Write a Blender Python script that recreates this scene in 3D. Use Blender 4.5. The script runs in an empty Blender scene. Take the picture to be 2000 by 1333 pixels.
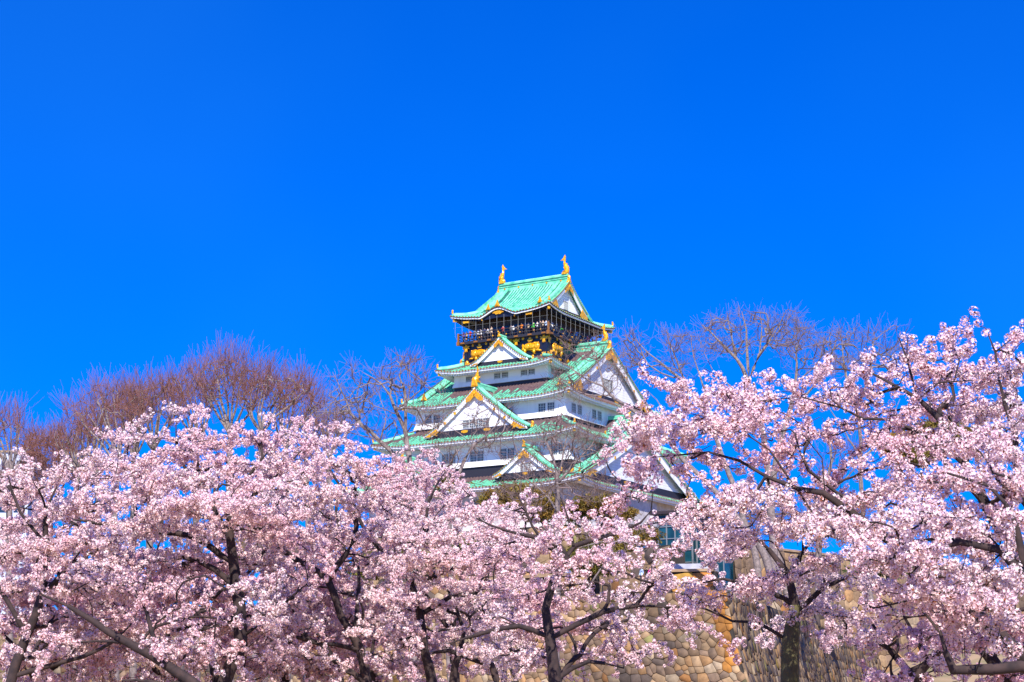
import bpy, bmesh, math, random
import numpy as np
from math import radians, sin, cos, pi, sqrt, atan2
from mathutils import Vector, Matrix, kdtree

SC = bpy.context.scene
COL = SC.collection
R = random.Random(7)

# ------------------------------------------------------------------ camera
F_PX, HOR = 3240.0, 1380.0                 # focal length and eye-level line, in pixels of the 2000x1333 photograph
PITCH = math.atan((HOR - 666.5) / F_PX)
cam = bpy.data.cameras.new('camera')
cam.sensor_width = 36.0
cam.lens = 36.0 * F_PX / 2000.0
cam.clip_start = 0.5
cam.clip_end = 6000
cam_o = bpy.data.objects.new('camera', cam)
cam_o.rotation_euler = (radians(90) + PITCH, 0, 0)
COL.objects.link(cam_o)
SC.camera = cam_o

# ------------------------------------------------------------------ sky, sun, exposure
SUN_EL = radians(43)
SUN_H = Vector((0.009, -1.0, 0)).normalized()      # horizontal direction towards the sun: right behind the camera
world = bpy.data.worlds.new('World')
SC.world = world
world.use_nodes = True
wn = world.node_tree
wn.nodes.clear()
sky = wn.nodes.new('ShaderNodeTexSky')
sky.sky_type = 'NISHITA'
sky.sun_disc = False
sky.sun_elevation = SUN_EL
sky.sun_rotation = atan2(SUN_H.x, SUN_H.y)
sky.altitude = 0
sky.air_density = 1.0
sky.dust_density = 0.0
sky.ozone_density = 4.0
sky_dir = wn.nodes.new('ShaderNodeTexCoord')             # a very clear day: the pale band at the horizon lies low
raise_ = wn.nodes.new('ShaderNodeVectorMath'); raise_.operation = 'ADD'; raise_.inputs[1].default_value = (0, 0, 0.15)
norm = wn.nodes.new('ShaderNodeVectorMath'); norm.operation = 'NORMALIZE'
hsv = wn.nodes.new('ShaderNodeHueSaturation')
hsv.inputs['Hue'].default_value = 0.5 + 0.027
hsv.inputs['Saturation'].default_value = 1.55
hsv.inputs['Value'].default_value = 1.07
bg = wn.nodes.new('ShaderNodeBackground')
bg.inputs[1].default_value = 0.15
wo = wn.nodes.new('ShaderNodeOutputWorld')
wn.links.new(sky_dir.outputs['Generated'], raise_.inputs[0])
wn.links.new(raise_.outputs[0], norm.inputs[0])
wn.links.new(norm.outputs[0], sky.inputs[0])
wn.links.new(sky.outputs[0], hsv.inputs['Color'])
veil = wn.nodes.new('ShaderNodeTexNoise'); veil.inputs['Scale'].default_value = 2.2; veil.inputs['Detail'].default_value = 3
vmap = wn.nodes.new('ShaderNodeMapRange'); vmap.inputs[1].default_value = .45; vmap.inputs[2].default_value = .75; vmap.inputs[3].default_value = 0; vmap.inputs[4].default_value = .03
thin = wn.nodes.new('ShaderNodeMix'); thin.data_type = 'RGBA'; thin.inputs[7].default_value = (.8, 4.2, 6.6, 1)      # a breath of high haze
wn.links.new(sky_dir.outputs['Generated'], veil.inputs['Vector']); wn.links.new(veil.outputs[0], vmap.inputs[0])
wn.links.new(vmap.outputs[0], thin.inputs[0]); wn.links.new(hsv.outputs[0], thin.inputs[6]); wn.links.new(thin.outputs[2], bg.inputs[0])
wn.links.new(bg.outputs[0], wo.inputs[0])

sun = bpy.data.lights.new('sun', 'SUN')
sun.energy = 5.0
sun.angle = radians(0.5)
sun.color = (1.0, 0.95, 0.88)
sun_o = bpy.data.objects.new('sun', sun)
sdir = Vector((SUN_H.x * cos(SUN_EL), SUN_H.y * cos(SUN_EL), sin(SUN_EL)))
sun_o.rotation_euler = (-sdir).to_track_quat('-Z', 'Y').to_euler()
sun_o.location = (0, 0, 80)
COL.objects.link(sun_o)

SC.view_settings.view_transform = 'Standard'
SC.view_settings.look = 'None'
SC.view_settings.exposure = 0.7
SC.view_settings.gamma = 1.0
SC.cycles.max_bounces = 6
SC.cycles.diffuse_bounces = 3
SC.cycles.glossy_bounces = 2
SC.cycles.transmission_bounces = 3
SC.cycles.transparent_max_bounces = 4

# ------------------------------------------------------------------ helpers
CP, SP = cos(PITCH), sin(PITCH)
def at(px, py, d):
    """world point seen at pixel (px, py) of the photograph, d metres in front of the camera along the ground"""
    a = (px - 1000) / F_PX
    b = (666.5 - py) / F_PX
    y = CP - b * SP
    return Vector((a / y * d, d, (SP + b * CP) / y * d))

def to_px(p):
    d = p[1] * CP + p[2] * SP
    u = -p[1] * SP + p[2] * CP
    return 1000 + F_PX * p[0] / d, 666.5 - F_PX * u / d

def tag(o, label=None, cat=None, group=None, kind=None):
    if label: o['label'] = label
    if cat: o['category'] = cat
    if group: o['group'] = group
    if kind: o['kind'] = kind
    return o

def empty(name, loc=(0, 0, 0), rz=0.0, parent=None):
    o = bpy.data.objects.new(name, None)
    o.location = loc
    o.rotation_euler = (0, 0, rz)
    o.empty_display_size = 0.5
    COL.objects.link(o)
    if parent: o.parent = parent
    return o

def link(name, me, parent=None):
    o = bpy.data.objects.new(name, me)
    COL.objects.link(o)
    if parent: o.parent = parent
    return o

def np_mesh(name, V, faces_flat, loop_counts, mats, mat_idx=None, smooth=False, attr=None):
    me = bpy.data.meshes.new(name)
    V = np.asarray(V, dtype=np.float32)
    faces_flat = np.asarray(faces_flat, dtype=np.int32).ravel()
    loop_counts = np.asarray(loop_counts, dtype=np.int32)
    me.vertices.add(len(V))
    me.vertices.foreach_set('co', V.ravel())
    me.loops.add(len(faces_flat))
    me.loops.foreach_set('vertex_index', faces_flat)
    me.polygons.add(len(loop_counts))
    st = np.zeros(len(loop_counts), dtype=np.int32)
    st[1:] = np.cumsum(loop_counts)[:-1]
    me.polygons.foreach_set('loop_start', st)
    if mat_idx is not None:
        me.polygons.foreach_set('material_index', np.asarray(mat_idx, dtype=np.int32))
    if smooth:
        me.polygons.foreach_set('use_smooth', np.ones(len(loop_counts), dtype=bool))
    if attr is not None:                              # one colour per vertex
        a = me.color_attributes.new('tone', 'FLOAT_COLOR', 'POINT')
        A = np.ones((len(V), 4), dtype=np.float32)
        A[:, :attr.shape[1]] = attr
        a.data.foreach_set('color', A.ravel())
    for m in mats: me.materials.append(m)
    me.update(calc_edges=True)
    me.validate()
    return me

class MB:
    """collects simple shapes and links them as one mesh object"""
    def __init__(s, oz=0.0):
        s.v = []; s.f = []; s.m = []; s.oz = oz
    def add(s, verts, faces, m=0):
        b = len(s.v)
        s.v += [(p[0], p[1], p[2] - s.oz) for p in verts]
        s.f += [[i + b for i in f] for f in faces]
        s.m += [m] * len(faces)
    def box(s, x0, x1, y0, y1, z0, z1, m=0):
        s.add([(x0,y0,z0),(x1,y0,z0),(x1,y1,z0),(x0,y1,z0),(x0,y0,z1),(x1,y0,z1),(x1,y1,z1),(x0,y1,z1)],
              [(0,3,2,1),(4,5,6,7),(0,1,5,4),(1,2,6,5),(2,3,7,6),(3,0,4,7)], m)
    def obox(s, c, ax, ay, az, m=0):
        c, ax, ay, az = Vector(c), Vector(ax), Vector(ay), Vector(az)
        P = [c + ax*i + ay*j + az*k for k in (-1,1) for (i,j) in ((-1,-1),(1,-1),(1,1),(-1,1))]
        s.add(P, [(0,3,2,1),(4,5,6,7),(0,1,5,4),(1,2,6,5),(2,3,7,6),(3,0,4,7)], m)
    def frustum(s, x0, x1, y0, y1, z0, X0, X1, Y0, Y1, z1, m=0):
        s.add([(x0,y0,z0),(x1,y0,z0),(x1,y1,z0),(x0,y1,z0),(X0,Y0,z1),(X1,Y0,z1),(X1,Y1,z1),(X0,Y1,z1)],
              [(0,3,2,1),(4,5,6,7),(0,1,5,4),(1,2,6,5),(2,3,7,6),(3,0,4,7)], m)
    def tube(s, pts, rad, n=6, m=0, flat=1.0):
        pts = [Vector(p) for p in pts]
        if not hasattr(rad, '__len__'): rad = [rad] * len(pts)
        rings = []
        up = Vector((0.13, 0.31, 0.94)).normalized()
        for i, p in enumerate(pts):
            d = (pts[min(i+1, len(pts)-1)] - pts[max(i-1, 0)])
            d = d.normalized() if d.length > 1e-9 else Vector((0,0,1))
            a = d.cross(up)
            if a.length < 1e-3: a = d.cross(Vector((1,0,0)))
            a.normalize(); b = d.cross(a)
            rings.append([p + (a*cos(2*pi*k/n)*flat + b*sin(2*pi*k/n))*rad[i] for k in range(n)])
        V = [q for r in rings for q in r]
        Fc = []
        for i in range(len(pts)-1):
            for k in range(n):
                k2 = (k+1) % n
                Fc.append((i*n+k, i*n+k2, (i+1)*n+k2, (i+1)*n+k))
        Fc.append(tuple(range(n-1, -1, -1))); Fc.append(tuple((len(pts)-1)*n + k for k in range(n)))
        s.add(V, Fc, m)
    def ell(s, c, rx, ry, rz, nu=10, nv=6, m=0, M=None):
        V = []; Fc = []
        for j in range(nv+1):
            t = pi*j/nv
            for i in range(nu):
                p = Vector((rx*sin(t)*cos(2*pi*i/nu), ry*sin(t)*sin(2*pi*i/nu), rz*cos(t)))
                if M: p = M @ p
                V.append(Vector(c) + p)
        for j in range(nv):
            for i in range(nu):
                i2 = (i+1) % nu
                Fc.append((j*nu+i, (j+1)*nu+i, (j+1)*nu+i2, j*nu+i2))
        s.add(V, Fc, m)
    def poly(s, outline, O, U, Vv, N, thick, m=0, bulge=0.0):
        """2-D outline (u, v) in the frame O, U, V, given a thickness along N; bulge raises an inset front ring"""
        O, U, Vv, N = Vector(O), Vector(U), Vector(Vv), Vector(N)
        n = len(outline)
        back = [O + U*a + Vv*b for a, b in outline]
        front = [p + N*thick for p in back]
        Fc = [tuple(range(n-1, -1, -1))] + [(i, (i+1) % n, n+(i+1) % n, n+i) for i in range(n)]
        if bulge:
            cu = sum(a for a, b in outline)/n; cv = sum(b for a, b in outline)/n
            rim = [O + U*(cu+(a-cu)*.72) + Vv*(cv+(b-cv)*.72) + N*(thick+bulge) for a, b in outline]
            s.add(back+front+rim, Fc + [(n+i, n+(i+1) % n, 2*n+(i+1) % n, 2*n+i) for i in range(n)] + [tuple(range(2*n, 3*n))], m)
        else:
            s.add(back+front, Fc + [tuple(range(n, 2*n))], m)
    def strip(s, A, B, m=0):
        """quad strip between two polylines"""
        n = len(A)
        s.add(list(A)+list(B), [(i, i+1, n+i+1, n+i) for i in range(n-1)], m)
    def build(s, name, mats, parent=None, smooth=False):
        me = bpy.data.meshes.new(name)
        me.from_pydata(s.v, [], s.f)
        if not isinstance(mats, (list, tuple)): mats = [mats]
        for m in mats: me.materials.append(m)
        me.polygons.foreach_set('material_index', np.array(s.m, dtype=np.int32))
        if smooth: me.polygons.foreach_set('use_smooth', np.ones(len(s.f), dtype=bool))
        bm = bmesh.new(); bm.from_mesh(me); bmesh.ops.recalc_face_normals(bm, faces=bm.faces); bm.to_mesh(me); bm.free()
        me.update()
        return link(name, me, parent)

# ------------------------------------------------------------------ materials
def mat(name, col, rough=0.7, metal=0.0, var=0.0, scale=1.0, col2=None, spec=None, bump=0.0, detail=4.0, lo=0.35, hi=0.65, coords='Object', stretch=None):
    m = bpy.data.materials.new(name)
    m.use_nodes = True
    nt = m.node_tree
    b = nt.nodes['Principled BSDF']
    b.inputs['Roughness'].default_value = rough
    b.inputs['Metallic'].default_value = metal
    if spec is not None: b.inputs['Specular IOR Level'].default_value = spec
    b.inputs['Base Color'].default_value = (*col, 1)
    if col2 is not None or bump:
        tc = nt.nodes.new('ShaderNodeTexCoord')
        src = tc.outputs[coords]
        if stretch:
            mp = nt.nodes.new('ShaderNodeMapping'); mp.inputs['Scale'].default_value = stretch
            nt.links.new(src, mp.inputs[0]); src = mp.outputs[0]
        nz = nt.nodes.new('ShaderNodeTexNoise')
        nz.inputs['Scale'].default_value = scale
        nz.inputs['Detail'].default_value = detail
        nt.links.new(src, nz.inputs['Vector'])
        if col2 is not None:
            cr = nt.nodes.new('ShaderNodeValToRGB')
            cr.color_ramp.elements[0].position = lo; cr.color_ramp.elements[0].color = (*col, 1)
            cr.color_ramp.elements[1].position = hi; cr.color_ramp.elements[1].color = (*col2, 1)
            nt.links.new(nz.outputs[0], cr.inputs[0])
            nt.links.new(cr.outputs[0], b.inputs['Base Color'])
        if bump:
            bp = nt.nodes.new('ShaderNodeBump'); bp.inputs['Strength'].default_value = bump
            nt.links.new(nz.outputs[0], bp.inputs['Height']); nt.links.new(bp.outputs[0], b.inputs['Normal'])
    return m

def attr_mat(name, rough=0.8, noise=0.3, scale=6.0, bump=0.3, trans=0.0):
    """base colour from the mesh's own 'tone' colours, broken up by noise"""
    m = bpy.data.materials.new(name); m.use_nodes = True
    nt = m.node_tree; b = nt.nodes['Principled BSDF']; b.inputs['Roughness'].default_value = rough
    at_ = nt.nodes.new('ShaderNodeAttribute'); at_.attribute_name = 'tone'
    col = at_.outputs['Color']
    if noise:
        tc = nt.nodes.new('ShaderNodeTexCoord'); nz = nt.nodes.new('ShaderNodeTexNoise')
        nz.inputs['Scale'].default_value = scale; nz.inputs['Detail'].default_value = 6
        nt.links.new(tc.outputs['Object'], nz.inputs['Vector'])
        mr = nt.nodes.new('ShaderNodeMapRange'); mr.inputs[1].default_value = .3; mr.inputs[2].default_value = .7
        mr.inputs[3].default_value = 1-noise; mr.inputs[4].default_value = 1+noise
        nt.links.new(nz.outputs[0], mr.inputs[0])
        mx = nt.nodes.new('ShaderNodeMix'); mx.data_type = 'RGBA'; mx.blend_type = 'MULTIPLY'; mx.inputs[0].default_value = 1
        nt.links.new(col, mx.inputs[6]); nt.links.new(mr.outputs[0], mx.inputs[7]); col = mx.outputs[2]
        if bump:
            bp = nt.nodes.new('ShaderNodeBump'); bp.inputs['Strength'].default_value = bump
            nt.links.new(nz.outputs[0], bp.inputs['Height']); nt.links.new(bp.outputs[0], b.inputs['Normal'])
    nt.links.new(col, b.inputs['Base Color'])
    if trans:
        out = nt.nodes['Material Output']
        tr = nt.nodes.new('ShaderNodeBsdfTranslucent'); ms = nt.nodes.new('ShaderNodeMixShader'); ms.inputs[0].default_value = trans
        nt.links.new(col, tr.inputs[0]); nt.links.new(b.outputs[0], ms.inputs[1]); nt.links.new(tr.outputs[0], ms.inputs[2]); nt.links.new(ms.outputs[0], out.inputs[0])
    return m

M = {}
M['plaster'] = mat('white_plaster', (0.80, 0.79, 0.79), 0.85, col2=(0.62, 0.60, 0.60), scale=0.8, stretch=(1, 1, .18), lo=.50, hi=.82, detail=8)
M['plaster_grey'] = mat('grey_plaster', (0.55, 0.50, 0.48), 0.9, col2=(0.40, 0.36, 0.34), scale=1.2)  # greyer than the plaster of the upper storeys
M['copper'] = mat('green_copper', (0.06, 0.40, 0.24), 0.5, col2=(0.20, 0.63, 0.39), scale=1.1, detail=10, lo=.32, hi=.56)
M['copper_old'] = mat('streaked_green_copper', (0.085, 0.15, 0.10), 0.6, col2=(0.12, 0.47, 0.27), scale=1.9, detail=11, lo=.38, hi=.50)
M['copper_shade'] = mat('shade_green_copper', (0.012, 0.07, 0.055), 0.55, col2=(0.02, 0.17, 0.12), scale=2.0)  # shade of pans, verge gaps and ridge grooves painted in as darker green
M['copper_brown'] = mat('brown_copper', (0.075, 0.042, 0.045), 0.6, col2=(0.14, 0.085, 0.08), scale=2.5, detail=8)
M['gold'] = mat('gold_leaf', (0.60, 0.23, 0.004), 0.27, metal=0.3, col2=(0.98, 0.47, 0.012), scale=5.0, detail=6, lo=.38, hi=.58)
M['gold_dull'] = mat('dull_gold', (0.26, 0.10, 0.012), 0.5, metal=0.1)
M['lacquer'] = mat('black_lacquer', (0.008, 0.009, 0.022), 0.4)
M['lacquer_brown'] = mat('brown_lacquer', (0.026, 0.016, 0.016), 0.5, col2=(0.04, 0.024, 0.02), scale=2)
M['dark_finish'] = mat('dark_finish', (0.016, 0.014, 0.022), 0.6)  # near black, for timber decks, gable bases and strips under the walls
M['glass'] = mat('window_glass', (0.02, 0.035, 0.06), 0.12)
M['lattice'] = mat('window_lattice', (0.50, 0.50, 0.47), 0.7)
M['frame_grey'] = mat('window_reveal', (0.42, 0.42, 0.40), 0.8)
M['steel_pale'] = mat('pale_steel', (0.24, 0.24, 0.23), 0.5)
M['bark_cherry'] = mat('cherry_bark', (0.018, 0.010, 0.010), 0.9, col2=(0.050, 0.028, 0.024), scale=9, bump=0.5, detail=8)
M['bark_grey'] = mat('grey_bark', (0.13, 0.10, 0.09), 0.9, col2=(0.27, 0.21, 0.19), scale=5, bump=0.4, detail=8)
M['bark_moss'] = mat('mossy_bark', (0.05, 0.035, 0.025), 0.9, col2=(0.13, 0.12, 0.03), scale=3.5, bump=0.5, detail=8)
M['twig_red'] = mat('red_brown_twig', (0.14, 0.055, 0.045), 0.85, col2=(0.26, 0.11, 0.085), scale=3)
M['twig_grey'] = mat('grey_brown_twig', (0.13, 0.085, 0.075), 0.85, col2=(0.25, 0.165, 0.145), scale=3)
# ------------------------------------------------------------------ the castle keep
ZB = 22.2                                   # height of the foot of its lowest storey above the camera
castle = empty('castle_keep', (3.1, 230.3, ZB), radians(-31.5))
tag(castle, 'white castle keep with tiered green copper roofs and gold ornaments above the cherry trees', 'castle')

def frame(k):
    """maps (u along the eave, outward distance, z) of side k (0 front, 1 right, 2 back, 3 left) to castle x, y, z"""
    if k == 0: return lambda u, o, z: (u, -o, z)
    if k == 1: return lambda u, o, z: (o, u, z)
    if k == 2: return lambda u, o, z: (-u, o, z)
    return lambda u, o, z: (-o, -u, z)

def CMB(): return MB(ZB)

PITCH_T = 0.50
OFFS = ((-.5, 0), (-.27, .0), (-.17, .8), (0, 1), (.17, .8), (.27, 0))

def slope_cols(mb, S, u0, u1, dend, nseg, m_main, m_alt=None, alt_w=0.0, h=0.11, gold=None, rnd=None, dark=None):
    """tile rows: S(u, d) -> (point) with d = plan distance in from the eave; dend(u) = where the row stops"""
    n = max(2, int(round((u1-u0)/PITCH_T)))
    p = (u1-u0)/n
    cols = []
    for i in range(n):
        uc = u0 + (i+.5)*p
        for a, hh in OFFS:
            cols.append((uc + a*p, hh*h, i))
    cols.append((u1, 0, n-1))
    prev = None; prev_h = 0
    jit = [rnd.gauss(0, .22) for _ in range(n)] if rnd else [0]*n
    for (u, hh, i) in cols:
        de = dend(u)
        if de <= 0.02:
            prev = None
            continue
        ds = [de*(1-j/nseg) for j in range(nseg+1)]          # from the top down to the eave
        cur = []
        for d in ds:
            x = S(u, d)
            cur.append((x[0], x[1], x[2] + hh))
        if prev:
            V = prev + cur
            nn = nseg + 1
            for j in range(nseg):
                dm = de*(1-(j+.5)/nseg)
                m = m_main if (hh > 0 or prev_h > 0) else 3  # flat pans between rolls take the painted shade, so the rows stand out
                if dark and abs(u) > dark[0] and abs(u) < dark[1] and dm > dark[2]: m = 3  # painted dark gap between the verge ridges
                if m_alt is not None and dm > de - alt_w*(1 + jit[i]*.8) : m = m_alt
                mb.add([V[j], V[j+1], V[nn+j+1], V[nn+j]], [(0, 1, 2, 3)], m)
        prev = cur; prev_h = hh
    if gold is not None:
        F, mg, r = gold
        for i in range(n):
            uc = u0 + (i+.5)*p
            if dend(uc) <= 0.02: continue
            c = S(uc, 0.0)
            F(mb, c, mg, r)

def disc_out(k, r=0.105):
    f = frame(k)
    o = Vector(f(0, 1, 0)); o.z = 0
    t = Vector(f(1, 0, 0)); t.z = 0
    def F(mb, c, m, rr):
        c = Vector(c) + Vector((0, 0, .03)) + o*.03
        V = [c + t*(cos(a*pi/3)*r) + Vector((0,0,1))*(sin(a*pi/3)*r) for a in range(6)]
        V2 = [v + o*.05 for v in V]
        mb.add(V+V2, [(6,7,8,9,10,11)] + [(i, (i+1) % 6, 6+(i+1) % 6, 6+i) for i in range(6)], m)
    return F

def tier(num, wx, wy, P, body, top_wall, h_lift, D_lift, xv=None, xs=None, extra=None, old=True, brown=1.6, dark_soffit=False, kdrop=.34, nseg=9):
    """one roof tier. P(d): height at plan distance d in from the eave; body: half sizes of the storey that rises through it"""
    bx, by = body
    rnd = random.Random(num)
    name = 'roof'
    root = empty(name, (0, 0, 0), parent=castle)
    mats = [M['copper_old'] if old else M['copper'], M['copper_brown'], M['gold_dull'], M['copper_shade']]
    def lift(c, d):
        a = max(0.0, 1-c/D_lift)
        return h_lift*a*a*max(0.0, 1-d/4.5)
    S_ = []
    mb = CMB()
    for k in range(4):
        f = frame(k)
        W, B = (wx, by) if k % 2 == 0 else (wy, bx)
        OUT = wy if k % 2 == 0 else wx
        def S(u, d, f=f, W=W, OUT=OUT, k=k):
            z = P(d) + lift(W-abs(u), d)
            if extra and k % 2 == 0: z += extra(u if k == 0 else u, d)
            return f(u, OUT-d, z)
        def dend(u, k=k, W=W, OUT=OUT):
            a = abs(u)
            if xv is None:
                return min(OUT-(by if k % 2 == 0 else bx), W-a)
            if k % 2 == 0:
                if a < bx: return OUT-by
                if a <= xv: return OUT
                return W-a
            return min(OUT-xs, W-a)
        S_.append(S)
        slope_cols(mb, S, -W, W, dend, nseg, 0, 1 if brown else None, brown, gold=(disc_out(k), 2, 0), rnd=rnd, dark=((xv-2.1, xv-.75, wx-xv+.9) if xv and k % 2 == 0 else None))
    sheet = mb.build('roof_tiles', mats, root)
    # eave boards, soffit and rafters
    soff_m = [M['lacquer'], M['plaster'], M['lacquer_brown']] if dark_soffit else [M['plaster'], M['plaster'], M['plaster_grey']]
    eb = CMB()
    for k in range(4):
        f = frame(k); S = S_[k]
        W = wx if k % 2 == 0 else wy
        OUT = wy if k % 2 == 0 else wx
        n = 44
        us = [-W + 2*W*i/n for i in range(n+1)]
        def off(u, o, dz, f=f, S=S, OUT=OUT, W=W):
            uu = max(-W, min(W, u)); z = S(uu, 0)[2]
            return f(u*(W-o)/W, OUT-o, z + dz)
        A = [off(u, .0, -.02) for u in us]; B = [off(u, .0, -.10) for u in us]
        C = [off(u, .10, -.10) for u in us]; D = [off(u, .10, -.30) for u in us]
        E_ = [off(u, .30, -.30) for u in us]; G = [off(u, .30, -.36) for u in us]
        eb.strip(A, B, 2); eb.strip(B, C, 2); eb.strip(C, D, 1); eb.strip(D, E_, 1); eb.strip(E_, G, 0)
        # sloping soffit up to the wall head
        wxx, wyy, wz = top_wall
        WB = (wxx if k % 2 == 0 else wyy); OB = (wyy if k % 2 == 0 else wxx)
        Hh = [f(u/W*WB, OB, wz) for u in us]
        eb.strip(G, Hh, 2 if dark_soffit else 0)
        # rafter ends
        nr = int(2*(W-.5)/.40)
        for i in range(nr+1):
            u = -(W-.5) + 2*(W-.5)*i/nr
            z = S(u, 0)[2]
            p0 = Vector(f(u, OUT-.42, z-.36)); p1 = Vector(f(u*(WB/W)*.6+u*.4, OB+.05+.4*(OUT-OB)*.0, wz-.05))
            p1 = Vector(f(u, OUT-1.3, z-.36 + (wz-(z-.36))*min(1, .9/max(.5, OUT-OB))))
            t = Vector(f(1, 0, 0))*.085
            dz = Vector((0, 0, -.17))
            eb.add([p0-t, p0+t, p0+t+dz, p0-t+dz, p1-t, p1+t, p1+t+dz, p1-t+dz], [(0,1,2,3),(0,4,5,1),(1,5,6,2),(2,6,7,3),(3,7,4,0),(4,7,6,5)], 0)
    eb.build('eaves', soff_m, root)
    # hip ridges with gold finials, gold caps on the hip beams
    for sx in (-1, 1):
        for sy in (-1, 1):
            fr = S_[0] if sy < 0 else S_[2]
            inner = min(wy-by, wx-bx) if xv is None else (wx - (xv - .75))
            pts = []
            for i in range(11):
                d = .25 + (inner-.25)*(1-i/10)
                u = sx*(wx-d)*(1 if sy < 0 else -1)
                p = fr(u, d)
                pts.append((p[0], p[1], p[2] + .16 + (.10 if i == 10 else 0)))
            rb = CMB(); rb.tube(pts, [.27]*9 + [.24, .22], 8, 0)
            rb.tube([(p[0], p[1], p[2]+.24) for p in pts[:-1]], .10, 6, 0)
            rid = rb.build('hip_ridge', M['copper'], root, smooth=True)
            e = Vector(pts[-1]); dd = (Vector(pts[-1])-Vector(pts[-3])); dd.z = 0; dd.normalize()
            finial(e + dd*(-.05) + Vector((0,0,.05)), dd, .52, root)
            cb = CMB(); c = Vector(fr(sx*(wx-.55)*(1 if sy < 0 else -1), .55)) + Vector((0,0,-.62))
            ndd = Vector((-dd.y, dd.x, 0))
            cb.obox(c, dd*.28, ndd*.17, Vector((0,0,.2)), 0)
            cb.build('beam_cap', M['gold'], root)
    return root, S_

def finial(p, d, s, parent):
    """gold demon-tile shaped ornament: broad base, shoulders, knob, facing d"""
    d = Vector(d); n = Vector((-d.y, d.x, 0))
    b = CMB()
    prof = [(-.42,0),(-.38,.16),(-.24,.26),(-.27,.44),(-.14,.54),(-.12,.66),(-.2,.74),(-.16,.9),(0,1.0),(.16,.9),(.2,.74),(.12,.66),(.14,.54),(.27,.44),(.24,.26),(.38,.16),(.42,0)]
    b.poly([(a*s, c*s*1.15) for a, c in prof], Vector(p)-d*.12, n, (0,0,1), d, .22*s+.05, 0, bulge=.12*s)
    return b.build('ridge_finial', M['gold'], parent)

def crest_tile(p, d, s, parent):
    """winged gold end tile of a descending ridge"""
    d = Vector(d); n = Vector((-d.y, d.x, 0))
    b = CMB()
    prof = [(-.55,0),(-.5,.18),(-.36,.2),(-.3,.5),(-.14,.72),(-.1,.9),(0,1.2),(.1,.9),(.14,.72),(.3,.5),(.36,.2),(.5,.18),(.55,0)]
    b.poly([(a*s, c*s) for a, c in prof], Vector(p)-d*.15, n, (0,0,1), d, .3*s, 0, bulge=.1*s)
    return b.build('ridge_end_tile', M['gold_dull'] if False else M['gold'], parent)

def shachi(p, d, s, parent):
    """gold dolphin-fish: head down on the ridge, belly outwards along d, tail swept up"""
    p = Vector(p); d = Vector(d).normalized(); n = Vector((-d.y, d.x, 0)); z = Vector((0,0,1))
    P_ = lambda a, h, w=0: p + d*(a*s) + z*(h*s) + n*(w*s)
    b = CMB()
    spine = [(.12,-.25),(.18,.05),(.16,.35),(.02,.68),(-.10,.98),(-.12,1.24),(-.02,1.46)]
    b.tube([P_(a, h) for a, h in spine], [.30*s, .34*s, .31*s, .24*s, .17*s, .11*s, .05*s], 9, 0)
    # jaw, brow, dorsal spikes
    b.ell(P_(-.12,-.08), .30*s, .24*s, .2*s, 10, 6)
    for a, h, l in ((.40,.15,.2),(.40,.48,.2),(.24,.82,.18)):
        b.poly([(0,-.13*s),(l*s,.03*s),(.02*s,.15*s)], P_(a-.08,h,-.03), d, z, n, .07*s)
    for w in (-1, 1):                       # side fins
        b.poly([(0,0),(.38*s,.14*s),(.30*s,.26*s),(.42*s,.36*s),(.05*s,.24*s)], P_(.05,.12,.2*w), n*w, z, d, .06*s)
    # forked tail
    b.poly([(-.12,0),(-.20,.22),(-.52,.30),(-.24,.44),(-.16,.62),(-.02,.86),(.10,.62),(.05,.42),(.16,.3),(.08,.1)] and [(q*s, r*s) for q, r in [(-.12,0),(-.22,.2),(-.58,.22),(-.26,.42),(-.14,.6),(.02,.86),(.12,.6),(.07,.4),(.10,.1)]],
           P_(-.06,1.15,-.05), d, z, n, .10*s, 0, bulge=.02)
    b.box(p.x-.34*s, p.x+.34*s, p.y-.34*s, p.y+.34*s, p.z-.42*s, p.z-.2*s)
    return b.build('dolphin_ornament', M['gold'], parent, smooth=False)

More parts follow.
